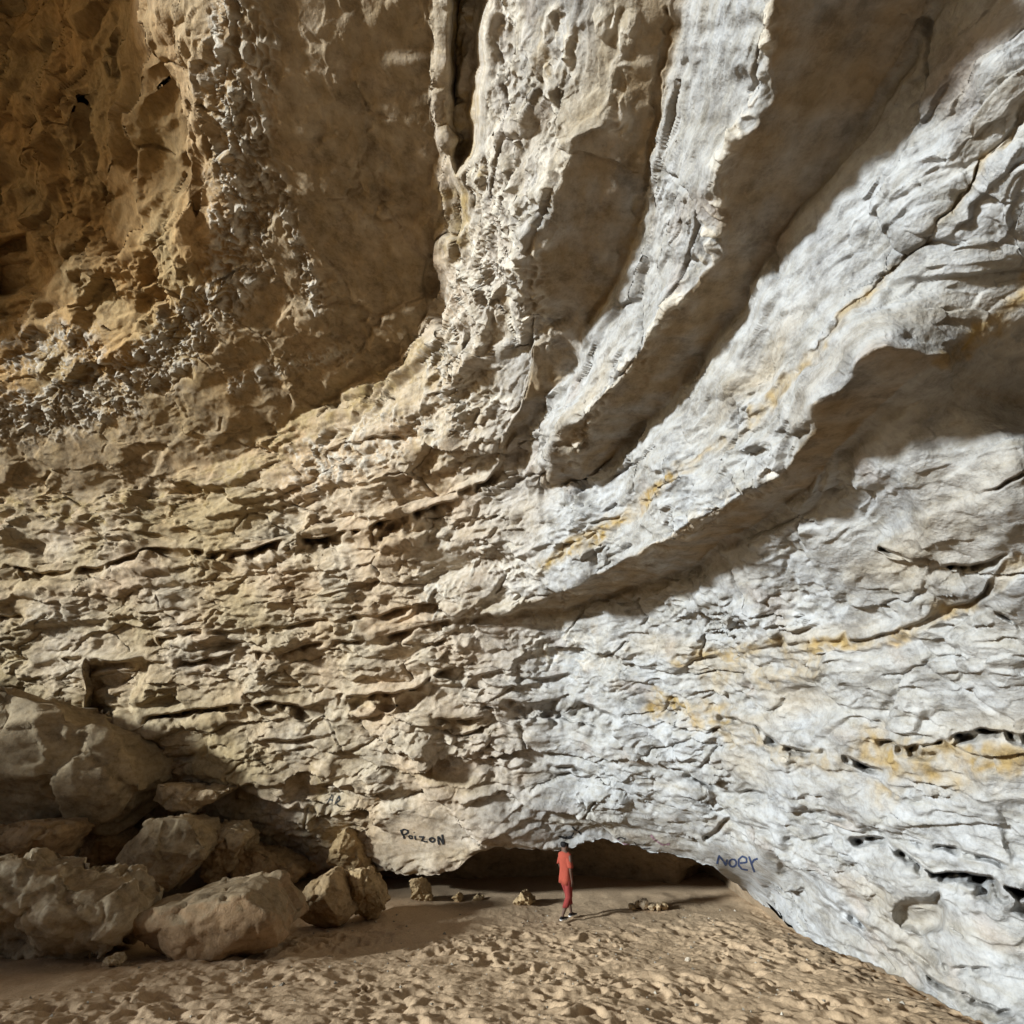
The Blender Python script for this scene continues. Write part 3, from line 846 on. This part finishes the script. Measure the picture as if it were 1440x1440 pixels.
def boulder(name, label, outline, t, thick, ridge=(), tint=(0.36, 0.31, 0.235), extra=(), seed=1.0, rough=1.0, cat="boulder", group=None, sandy=0.0, cuts=4):
    o_ = np.array(outline, float); c = o_.mean(0)
    pts = []
    for x, y in o_: pts.append(CAM + ray(x, y) * t)
    mid = np.mean(pts, 0)
    for x, y in o_:
        x2, y2 = c + (np.array([x, y]) - c) * 0.72
        pts.append(CAM + ray(x2, y2) * t + np.array([0.15, 1, 0]) * thick)
    for x, y, dt in list(ridge) + list(extra): pts.append(CAM + ray(x, y) * (t + dt))
    bm, P = rock_mesh(pts, seed, rough, cuts)
    me = bpy.data.meshes.new(name)
    origin = np.array([mid[0], mid[1] + thick * 0.4, P[:, 2].min()])
    for v in bm.verts: v.co = v.co - Vector(origin)
    bm.to_mesh(me); bm.free()
    n = len(me.vertices)
    g = np.clip(0.5 + perlin(P * 1.3 + seed), 0, 1)[:, None]
    col = np.array(tint) * np.array([1.26, 1.12, 0.92]) * (0.86 + 0.28 * g)
    if sandy:
        nz = np.zeros(n * 3, np.float32); me.vertices.foreach_get("normal", nz)
        up = sstep(0.35, 0.75, nz.reshape(-1, 3)[:, 2] + 0.35 * perlin(P * 2.1 + 4))[:, None] * sandy        # sand lying on the top
        col = col * (1 - up) + np.array([0.33, 0.25, 0.155]) * up
    at = me.attributes.new("tint", 'FLOAT_COLOR', 'POINT')
    c4 = np.ones((n, 4), np.float32); c4[:, :3] = col
    at.data.foreach_set("color", c4.ravel())
    me.polygons.foreach_set("use_smooth", np.ones(len(me.polygons), bool))
    me.materials.append(M_ROCK)
    o = bpy.data.objects.new(name, me)
    o.location = origin
    COL.objects.link(o)
    tag(o, label, cat, group)
    return o

def ft(x, y): return float(floor_t(np.array([float(x)]), np.array([float(y)]))[0])

G1 = "boulders of the rock fall at the left"
BOULDERS = [
    ("huge smooth grey boulder, largest of the rock fall, at the left edge", [(-140, 955), (0, 966), (50, 988), (92, 1020), (150, 1032), (192, 1060), (208, 1090), (202, 1120), (186, 1140), (150, 1148), (75, 1154), (0, 1192), (-140, 1205)],
     16.2, 2.8, [(60, 1100, -0.9), (150, 1085, -0.5), (0, 1100, -1.1), (95, 1024, -0.2), (-100, 1100, -1.0)], (0.34, 0.30, 0.235), [(60, 1225, 1.6), (-60, 1235, 1.4), (140, 1200, 1.2)], 0.7, 0),
    ("small brown boulder wedged under the huge grey boulder", [(-70, 1165), (40, 1150), (76, 1152), (87, 1172), (62, 1216), (42, 1232), (-70, 1240)], 14.6, 1.4, [(20, 1190, -0.4), (60, 1180, -0.2)], (0.33, 0.26, 0.18), [(0, 1270, 0.5)], 0.9, 0.3),
    ("small dark stone deep in the hollow between the boulders", [(100, 1168), (150, 1158), (172, 1190), (132, 1224), (106, 1212)], 16.8, 1.1, [(135, 1190, -0.3)], (0.31, 0.24, 0.16), [(130, 1250, 0.6)], 1.0, 0.2),
    ("long flat-topped slab with a pale broken edge at bottom left", [(-70, 1200), (0, 1214), (42, 1221), (100, 1240), (160, 1264), (184, 1286), (176, 1306), (140, 1347), (100, 1337), (50, 1312), (-70, 1290)],
     ft(120, 1352), 1.6, [(60, 1282, -0.35), (125, 1300, -0.3), (-30, 1262, -0.4)], (0.42, 0.39, 0.33), [(100, 1375, 0.6), (-40, 1360, 0.5)], 1.2, 0.9),
    ("tall angular grey block in the middle of the rock fall", [(200, 1141), (230, 1135), (263, 1152), (288, 1188), (292, 1208), (242, 1248), (180, 1262), (147, 1255), (163, 1205)],
     15.4, 1.6, [(212, 1195, -0.6), (272, 1200, -0.35), (185, 1245, -0.35), (235, 1145, -0.1)], (0.37, 0.325, 0.25), [(220, 1290, 0.6)], 0.7, 0),
    ("chipped pale block leaning behind the tall angular block", [(272, 1152), (318, 1158), (347, 1180), (324, 1196), (320, 1222), (290, 1232), (268, 1200)], 16.2, 1.2, [(305, 1185, -0.3)], (0.38, 0.33, 0.25), [(300, 1260, 0.4)], 1.2, 0.2),
    ("thin pointed slab lying on top of the rock fall", [(194, 1114), (215, 1104), (265, 1114), (320, 1114), (306, 1126), (270, 1143), (235, 1139), (200, 1130)], 16.6, 1.5, [(250, 1128, -0.3)], (0.40, 0.34, 0.26), [], 0.8, 0),
    ("low brown slab tilted against the wall right of the blocks", [(316, 1192), (360, 1196), (402, 1212), (430, 1236), (420, 1250), (378, 1260), (345, 1248), (320, 1226)], 16.6, 1.3, [(370, 1225, -0.3)], (0.34, 0.27, 0.18), [(370, 1275, 0.3)], 1.0, 0.3),
    ("broad rounded sand-dusted mound of rock in front of the rock fall", [(165, 1292), (220, 1262), (290, 1246), (342, 1257), (388, 1284), (412, 1318), (398, 1337), (300, 1352), (205, 1350), (165, 1328)],
     ft(300, 1348), 2.0, [(290, 1295, -0.3), (230, 1308, -0.3), (350, 1308, -0.25), (290, 1360, -0.4), (210, 1356, -0.3)], (0.31, 0.235, 0.165), [(280, 1380, 0.4)], 0.5, 1.0),
    ("pointed brown block standing on the sand beside the leaning slab", [(414, 1284), (424, 1240), (452, 1216), (463, 1222), (481, 1255), (502, 1298), (480, 1306), (440, 1304), (416, 1296)],
     ft(460, 1304), 0.9, [(455, 1265, -0.35), (470, 1285, -0.3)], (0.35, 0.28, 0.19), [(460, 1320, 0.4)], 0.7, 0),
    ("tall brown slab leaning on the wall left of the painted word", [(448, 1196), (461, 1168), (480, 1163), (502, 1180), (527, 1205), (538, 1230), (531, 1248), (505, 1240), (478, 1226), (456, 1216)],
     16.8, 0.9, [(475, 1195, -0.35), (510, 1212, -0.2)], (0.37, 0.295, 0.19), [(500, 1275, 0.4)], 1.1, 0),
    ("rough squat block at the right end of the rock fall", [(468, 1226), (500, 1220), (521, 1228), (539, 1262), (543, 1284), (520, 1296), (495, 1290), (478, 1258)], ft(518, 1294), 0.8, [(512, 1255, -0.25)], (0.37, 0.30, 0.20), [(515, 1308, 0.3)], 1.2, 0.3),
    ("small upright stone at the left end of the dark slot", [(575, 1239), (590, 1233), (599, 1245), (608, 1268), (590, 1272), (577, 1262)], ft(592, 1269), 0.35, [(590, 1252, -0.12)], (0.36, 0.295, 0.20), [(592, 1280, 0.1)], 1.2, 0),
    ("half-buried pale stone on the dark sand below the slab", [(138, 1353), (150, 1346), (166, 1350), (168, 1358), (152, 1362)], ft(152, 1360), 0.3, [(152, 1353, -0.1)], (0.46, 0.42, 0.34), [(152, 1370, 0.1)], 1.2, 0),
    ("low wedge of rock on the sand left of the person", [(720, 1272), (733, 1253), (743, 1261), (757, 1269), (750, 1275)], ft(736, 1272), 0.4, [(738, 1265, -0.1)], (0.36, 0.295, 0.20), [(738, 1280, 0.1)], 1.2, 0.2),
    ("little stone by the slot under the painted word", [(634, 1264), (644, 1256), (652, 1265), (645, 1269)], ft(643, 1267), 0.25, [(643, 1262, -0.06)], (0.42, 0.34, 0.22), [(643, 1273, 0.1)], 1.2, 0),
    ("little flat stone between the painted word and the person", [(660, 1266), (669, 1260), (680, 1264), (676, 1269)], ft(669, 1267), 0.25, [(669, 1264, -0.06)], (0.42, 0.35, 0.24), [(669, 1272, 0.1)], 1.2, 0),
    ("pale pebble at the left front edge of the trodden sand", [(362, 1338), (369, 1333), (376, 1337), (372, 1342)], ft(369, 1340), 0.14, [(369, 1337, -0.05)], (0.48, 0.44, 0.38), [(369, 1345, 0.05)], 1.0, 0),
    ("white pebble on the sand at the right, below the slot", [(963, 1351), (968, 1348), (974, 1351), (970, 1354)], ft(968, 1353), 0.12, [(968, 1351, -0.04)], (0.62, 0.60, 0.57), [(968, 1356, 0.05)], 1.0, 0),
]
for k, (lb, ol, t, th, rg, tint, ex, rough, sandy) in enumerate(BOULDERS):
    small = k >= 12
    boulder("stone" if small else "boulder", lb, ol, t, th, rg, tint, ex, 1.0 + k, rough, "stone" if small else "boulder", None if small else G1, sandy, 2 if small else 4)
PILE = [(889, 1277, 6, 5, (0.30, 0.24, 0.17), "brown stone at the left end of the little stone row right of the person"),
        (898, 1274, 6, 5, (0.44, 0.38, 0.30), "tan stone second from left in the little stone row"),
        (906, 1273, 7, 8, (0.62, 0.58, 0.52), "whitest and tallest stone of the little stone row"),
        (917, 1277, 6, 5, (0.46, 0.40, 0.31), "small tan stone right of the whitest stone in the row"),
        (926, 1277, 6, 5, (0.40, 0.34, 0.26), "brown stone second from right in the little stone row"),
        (935, 1276, 6, 5, (0.34, 0.28, 0.20), "dark stone at the right end of the little stone row")]
for k, (x, y, rw, rh, tint, lb) in enumerate(PILE):
    ol = [(x + rw * math.cos(a) * (1 + 0.15 * math.sin(k + a * 2)), y - 1 + rh * math.sin(a)) for a in np.linspace(0, 2 * math.pi, 8)[:-1]]
    boulder("stone", lb, ol, ft(x, y + rh - 1), 0.22, [(x, y, -0.08)], tint, [(x, y + rh + 3, 0.05)], 40.0 + k, 1.1, "stone", "row of stones by the dark slot", 0, 2)

# ------------------------------------------------------------------ writing on the rock
def paint(name, rgb):
    s = NT(name, 0.7, 0.2)
    tc = s.n("ShaderNodeNewGeometry").outputs["Position"]
    n = s.noise(22, 5, 0.7, tc)
    c = s.ramp(n, [(0.35, rgb), (0.75, tuple(min(1, v * 1.6 + 0.03) for v in rgb))])
    s.l(c, s.b.inputs["Base Color"])
    return s.m

def wall_hit(px, py):
    j = int(np.clip(np.searchsorted(cols_, px), 1, len(cols_) - 1))
    f = np.clip((px - cols_[j - 1]) / (cols_[j] - cols_[j - 1]), 0, 1)
    out = 0
    for jj, ww in ((j - 1, 1 - f), (j, f)):
        col = PY_[:, jj]
        i = int(np.clip(np.searchsorted(col, py), 1, len(col) - 1))
        g = np.clip((py - col[i - 1]) / (col[i] - col[i - 1] + 1e-9), 0, 1)
        out = out + ww * (WP[i - 1, jj] * (1 - g) + WP[i, jj] * g)
    return out

def strokes(name, label, lines, width, mat, org=(0, 0), sc=1.0):
    V, Q = [], []
    rng = random.Random(5)
    for ln in lines:
        p = [(org[0] + x / sc, org[1] + y / sc) for x, y in ln]
        pts = []
        for a, b in zip(p[:-1], p[1:]):
            n = max(2, int(math.hypot(b[0] - a[0], b[1] - a[1]) / 0.8))
            pts += [(a[0] + (b[0] - a[0]) * k / n, a[1] + (b[1] - a[1]) * k / n) for k in range(n)]
        pts.append(p[-1])
        base = len(V)
        for k, (x, y) in enumerate(pts):
            a = pts[max(0, k - 1)]; b = pts[min(len(pts) - 1, k + 1)]
            dx, dy = b[0] - a[0], b[1] - a[1]; L = math.hypot(dx, dy) + 1e-9
            w = width * (0.42 + 0.16 * rng.random())
            for sg in (-1, 0, 1):
                qx, qy = x - dy / L * w * sg, y + dx / L * w * sg
                h = wall_hit(qx, qy); d = CAM - h
                V.append(h + d / np.linalg.norm(d) * 0.018)
            if k:
                r0, r1 = base + 3 * (k - 1), base + 3 * k
                Q += [(r0, r0 + 1, r1 + 1, r1), (r0 + 1, r0 + 2, r1 + 2, r1 + 1)]
    o = mesh_from_arrays(name, np.array(V), np.array(Q), mat, WALL)
    o["label"] = label
    return o

def ring(cx, cy, rx, ry, n=12): return [(cx + rx * math.cos(a), cy + ry * math.sin(a)) for a in np.linspace(0, 2 * math.pi, n)]
M_BLACK = paint("black_spray_paint", (0.012, 0.012, 0.013))
M_BLUE = paint("blue_spray_paint", (0.018, 0.035, 0.09))
M_PINK = paint("faded_magenta_paint", (0.20, 0.12, 0.14))
strokes("painted_word", "black hand-painted word PoizoN above the left end of the slot", [
    [(255, 270), (270, 345), (288, 415)], [(240, 285), (300, 262), (350, 280), (352, 310), (315, 335), (268, 345)],
    ring(385, 385, 28, 30), [(455, 350), (458, 430)], [(440, 300), (447, 310)], [(515, 362), (590, 362), (545, 438), (630, 448)], ring(702, 415, 34, 34),
    [(792, 360), (786, 420), (800, 485)], [(792, 360), (865, 485)], [(865, 485), (858, 420), (848, 335)]], 2.4, M_BLACK, (540, 1140), 10.29)
strokes("painted_word", "small blue painted name near the right end of the slot", [
    [(890, 452), (905, 385), (965, 465), (975, 415)], ring(1022, 445, 30, 32), [(1082, 446), (1142, 432), (1138, 398), (1104, 384), (1072, 412), (1070, 462), (1100, 496), (1150, 502)],
    [(1160, 385), (1180, 440), (1207, 520)], [(1185, 440), (1205, 412), (1235, 402)]], 2.6, M_BLUE, (860, 1140), 6.0)
strokes("painted_scribble", "faint dark scribble beside the person's head", [[(680, 165), (760, 190), (830, 190), (855, 150)], [(835, 80), (880, 120), (935, 170)]], 1.8, M_BLACK, (700, 1160), 8.0)
strokes("painted_scribble", "faded magenta scribble above the slot right of the person", [[(10, 240), (60, 250), (110, 285), (150, 280)], [(60, 215), (40, 260)], [(330, 200), (380, 250), (430, 280), (490, 275)]], 2.4, M_PINK, (860, 1140), 6.0)
strokes("painted_scribble", "thin dark zigzag scribble above the slot right of the person", [[(30, 225), (75, 205), (120, 220)], [(190, 240), (215, 290), (235, 255), (260, 270), (290, 250)], [(150, 300), (230, 325), (330, 300)]], 1.3, M_BLACK, (860, 1140), 6.0)
strokes("painted_letters", "tiny dark letters on the wall above the leaning slab", [[(632, 290), (650, 245), (668, 300)], [(640, 272), (665, 272)], [(682, 290), (690, 255), (708, 265), (690, 275), (715, 295)]], 1.2, M_BLACK, (300, 1060), 4.0)

# ------------------------------------------------------------------ the person
def plain(name, rgb, rough=0.85, var=0.15, scale=30):
    s = NT(name, rough, 0.2)
    tc = s.n("ShaderNodeTexCoord").outputs["Object"]
    n = s.noise(scale, 4, 0.6, tc)
    s.l(s.ramp(n, [(0.3, tuple(v * (1 - var) for v in rgb)), (0.7, tuple(min(1, v * (1 + var)) for v in rgb))]), s.b.inputs["Base Color"])
    s.l(s.bump(n, 0.3, 0.01), s.b.inputs["Normal"])
    return s.m

def skinned(chains, name, mat, parent, levels=1):
    """chains of (point, radius); shared points are welded; grown with Skin + Subdivision"""
    V, R, E, key = [], [], [], {}
    def vid(p, r):
        k = tuple(round(c, 4) for c in p)
        if k not in key: key[k] = len(V); V.append(p); R.append(r)
        return key[k]
    for ch in chains:
        ids = [vid(p, r) for p, r in ch]
        E += list(zip(ids[:-1], ids[1:]))
    me = bpy.data.meshes.new(name + "_rig"); me.from_pydata(V, E, [])
    o = bpy.data.objects.new(name + "_rig", me); COL.objects.link(o)
    o.modifiers.new("skin", 'SKIN').use_smooth_shade = True
    if not me.skin_vertices: 
        bm = bmesh.new(); bm.from_mesh(me); bm.verts.layers.skin.verify(); bm.to_mesh(me); bm.free()
    for i, sv in enumerate(me.skin_vertices[0].data):
        r = R[i]; sv.radius = r if isinstance(r, tuple) else (r, r)
        sv.use_root = (i == 0)
    m = o.modifiers.new("sub", 'SUBSURF'); m.levels = levels; m.render_levels = levels
    bpy.context.view_layer.update()
    ev = o.evaluated_get(bpy.context.evaluated_depsgraph_get())
    out = bpy.data.meshes.new_from_object(ev)
    out.name = name
    bpy.data.objects.remove(o)
    out.polygons.foreach_set("use_smooth", np.ones(len(out.polygons), bool))
    out.materials.clear(); out.materials.append(mat)
    r = bpy.data.objects.new(name, out); COL.objects.link(r); r.parent = parent
    return r

def loft(rings, name, mat, parent, seg=20, fold=0.0, thick=0.008):
    """open garment tube through (centre, rx, ry) rings, given a cloth thickness"""
    V, Q = [], []
    n = len(rings)
    for lay in (0, 1):
        for k, (c, rx, ry) in enumerate(rings):
            for s_ in range(seg):
                a = 2 * math.pi * s_ / seg
                w = 1 + fold * math.sin(a * 5 + k * 0.9) * (k / n)
                V.append((c[0] + (rx - lay * thick) * w * math.cos(a), c[1] + (ry - lay * thick) * w * math.sin(a), c[2] + 0.006 * math.sin(3 * a + k)))
    off = n * seg
    for k in range(n - 1):
        for s_ in range(seg):
            a, b = k * seg + s_, k * seg + (s_ + 1) % seg
            Q.append((a, b, b + seg, a + seg)); Q.append((off + a + seg, off + b + seg, off + b, off + a))
    for k in (0, n - 1):
        for s_ in range(seg):
            a, b = k * seg + s_, k * seg + (s_ + 1) % seg
            Q.append((a, off + a, off + b, b) if k == 0 else (b, off + b, off + a, a))
    return mesh_from_arrays(name, np.array(V, float), np.array(Q), mat, parent)

def build_person():
    d = ray(797.0, 1293.0); t = ft(797, 1293)
    base = CAM + d * t
    root = bpy.data.objects.new("person", None); COL.objects.link(root)
    root.location = (base[0], base[1], floor_z(base[0], base[1]) + 0.0)
    root.rotation_euler = (0, 0, math.radians(-48))                  # +Y local is forward: away and to the right
    root.scale = (1.03, 1.03, 1.05)
    tag(root, "person in an orange-red shirt and red trousers walking away by the dark slot", "person")
    skin = plain("dark_skin", (0.11, 0.063, 0.043), 0.6)
    shirt = plain("orange_red_cotton", (0.30, 0.058, 0.034), 0.9, 0.08)
    trous = plain("dark_red_cotton", (0.22, 0.036, 0.03), 0.9, 0.1)
    hairm = plain("black_hair", (0.012, 0.010, 0.010), 0.8)
    shoe = plain("black_shoe_fabric", (0.02, 0.018, 0.018), 0.8); sole = plain("white_shoe_rubber", (0.75, 0.73, 0.70), 0.6)
    # joints
    pel, bel, che, nek, jaw, crn = (0, 0, 0.94), (0, 0.005, 1.12), (0, 0.0, 1.33), (0, 0.0, 1.47), (0, 0.02, 1.545), (0, 0.0, 1.655)
    ch = [[(pel, (0.14, 0.10)), (bel, (0.125, 0.095)), (che, (0.155, 0.10)), (nek, 0.058), (jaw, 0.082), (crn, 0.098)]]
    legs = {}
    for s_, kn, an in ((-1, (-0.085, 0.16, 0.50), (-0.03, 0.20, 0.10)), (1, (0.085, 0.02, 0.50), (0.04, -0.20, 0.12))):
        hip = (0.09 * s_, 0.0, 0.88)
        calf = tuple(a * 0.65 + b * 0.35 for a, b in zip(kn, an))
        ch.append([(pel, (0.14, 0.10)), (hip, 0.088), (kn, 0.056), (calf, 0.055), (an, 0.034), ((an[0], an[1] + 0.10, 0.045), 0.032), ((an[0], an[1] + 0.17, 0.035), 0.022)])
        legs[s_] = (hip, kn, calf, an)
        sh = (0.18 * s_, 0.0, 1.40); el = (0.245 * s_, -0.06 * s_ - 0.02, 1.13); wr = (0.235 * s_, 0.07 - 0.10 * s_, 0.90)
        ch.append([(che, (0.155, 0.10)), (sh, 0.056), (el, 0.040), (wr, 0.026), ((wr[0], wr[1] + 0.02, wr[2] - 0.07), (0.018, 0.036))])
        hand = (wr[0], wr[1] + 0.02, wr[2] - 0.07)
        for q, (dy, ln) in enumerate(((-0.030, 0.060), (-0.010, 0.078), (0.010, 0.084), (0.030, 0.074))):
            a = (hand[0], hand[1] + dy, hand[2] - 0.025); b = (hand[0] - 0.008 * s_, a[1] + 0.006, a[2] - ln * 0.55); c = (hand[0] - 0.028 * s_, b[1] + 0.004, a[2] - ln)
            ch.append([(hand, (0.018, 0.036)), (a, 0.0095), (b, 0.009), (c, 0.0075)])
        ch.append([(hand, (0.018, 0.036)), ((hand[0] - 0.012 * s_, hand[1] + 0.046, hand[2] + 0.005), 0.011), ((hand[0] - 0.02 * s_, hand[1] + 0.062, hand[2] - 0.038), 0.008)])
        ch.append([(jaw, 0.072), ((0.082 * s_, 0.0, 1.585), 0.014)])              # ear
    ch.append([(jaw, 0.072), ((0, 0.105, 1.575), 0.012)])                         # nose
    skinned(ch, "body", skin, root, 2)
    hr = skinned([[((0, -0.012, 1.69), (0.105, 0.108)), ((0, -0.035, 1.62), (0.102, 0.10)), ((0, -0.045, 1.55), (0.08, 0.07))]], "hair", hairm, root, 2)
    rg = [((0, 0, 1.475), 0.075, 0.07), ((0, 0, 1.455), 0.13, 0.095), ((0, 0, 1.42), 0.195, 0.118), ((0, 0, 1.36), 0.205, 0.132), ((0, 0, 1.25), 0.185, 0.132), ((0, 0.005, 1.12), 0.172, 0.128), ((0, 0.005, 1.0), 0.182, 0.135), ((0, 0.005, 0.88), 0.195, 0.145), ((0, 0.01, 0.77), 0.20, 0.15)]
    st = loft(rg, "shirt", shirt, root, 28, 0.10)
    for s_ in (-1, 1):
        a = np.array((0.11 * s_, 0.0, 1.385)); b = np.array((0.24 * s_, -0.05 * s_ - 0.015, 1.16))
        rr = [(tuple(a + (b - a) * k), 0.082 - 0.010 * k, 0.085 - 0.008 * k) for k in np.linspace(0, 1, 6)]
        loft(rr, "sleeve", shirt, st, 16, 0.05)
    tr = loft([((0, 0, 0.98), 0.155, 0.115), ((0, 0, 0.90), 0.175, 0.125), ((0, 0, 0.82), 0.178, 0.125)], "trousers", trous, root, 24, 0.02)
    for s_ in (-1, 1):
        hip, kn, calf, an = legs[s_]
        path = [((0.088 * s_, 0, 0.86), 0.096, 0.118), (tuple(np.array(hip) * 0.5 + np.array(kn) * 0.5), 0.092, 0.105), (kn, 0.083, 0.09), (calf, 0.08, 0.085), (tuple(np.array(calf) * 0.7 + np.array(an) * 0.3), 0.076, 0.08)]
        loft(path, "trouser_leg", trous, tr, 18, 0.07)
        # shoe: upper and pale sole
        bm = bmesh.new()
        rows = [(-0.07, 0.030, 0.075), (-0.03, 0.038, 0.085), (0.04, 0.040, 0.07), (0.11, 0.046, 0.05), (0.17, 0.040, 0.04), (0.20, 0.018, 0.03)]
        z0 = an[2] - 0.085
        def foot(name, lo, hi, grow, mat, par):
            V, Q = [], []
            for y, w_, h in rows:
                for a in np.linspace(0, 2 * math.pi, 13)[:-1]:
                    V.append((an[0] + (w_ + grow) * math.cos(a), an[1] + y, z0 + lo + (min(h, hi) - lo) * (0.5 + 0.5 * math.sin(a))))
            n = 12
            for k in range(len(rows) - 1):
                for q in range(n):
                    a, b = k * n + q, k * n + (q + 1) % n
                    Q.append((a, a + n, b + n, b))
            V += [(an[0], an[1] - 0.08, z0 + lo + 0.02), (an[0], an[1] + 0.21, z0 + lo + 0.012)]
            e = len(V)
            for q in range(n):
                Q.append((e - 2, q, (q + 1) % n, (q + 1) % n)); k = (len(rows) - 1) * n
                Q.append((e - 1, k + (q + 1) % n, k + q, k + q))
            me = bpy.data.meshes.new(name)
            me.from_pydata(V, [], [tuple(dict.fromkeys(f)) for f in Q])
            me.polygons.foreach_set("use_smooth", np.ones(len(me.polygons), bool))
            me.materials.append(mat)
            o = bpy.data.objects.new(name, me); COL.objects.link(o); o.parent = par
            return o
        up = foot("shoe", 0.02, 0.10, 0.0, shoe, root)
        foot("sole", 0.0, 0.032, 0.006, sole, up)
    return root
PERSON = build_person()


# ------------------------------------------------------------------ grit scattered over the sand
def build_grit():
    rng = np.random.RandomState(21)
    base = np.array([(1, 0, 0), (-0.5, 0.86, 0), (-0.5, -0.86, 0), (0.1, 0.1, 0.8), (0, 0, -0.5)])
    tri = np.array([(0, 1, 3), (1, 2, 3), (2, 0, 3), (1, 0, 4), (2, 1, 4), (0, 2, 4)])
    V, T, C = [], [], []
    me = FLOOR.data
    co = np.empty(len(me.vertices) * 3, np.float32); me.vertices.foreach_get("co", co); co = co.reshape(-1, 3)
    pick = np.nonzero((np.abs(co[:, 0]) < 7.5) & (co[:, 1] > 8) & (co[:, 1] < 18))[0]
    for k in range(520):
        p = co[rng.choice(pick)]
        r = 0.012 + 0.035 * rng.rand() ** 3
        a = rng.rand() * 6.28
        m = np.array([[math.cos(a), -math.sin(a), 0], [math.sin(a), math.cos(a), 0], [0, 0, 1]]) * r * rng.uniform(0.6, 1.3, 3)
        T.append(tri + 5 * k); V.append(base @ m.T + p + np.array([0, 0, r * 0.2]))
        g = rng.uniform(0.5, 1.2); C.append(np.tile(np.array([0.42, 0.38, 0.31]) * g, (5, 1)))
    o = mesh_from_arrays("grit", np.concatenate(V), np.concatenate(T), M_ROCK, None, np.concatenate(C), False)
    tag(o, "tiny pale pebbles scattered over the trodden sand", "grit", kind="stuff")
build_grit()
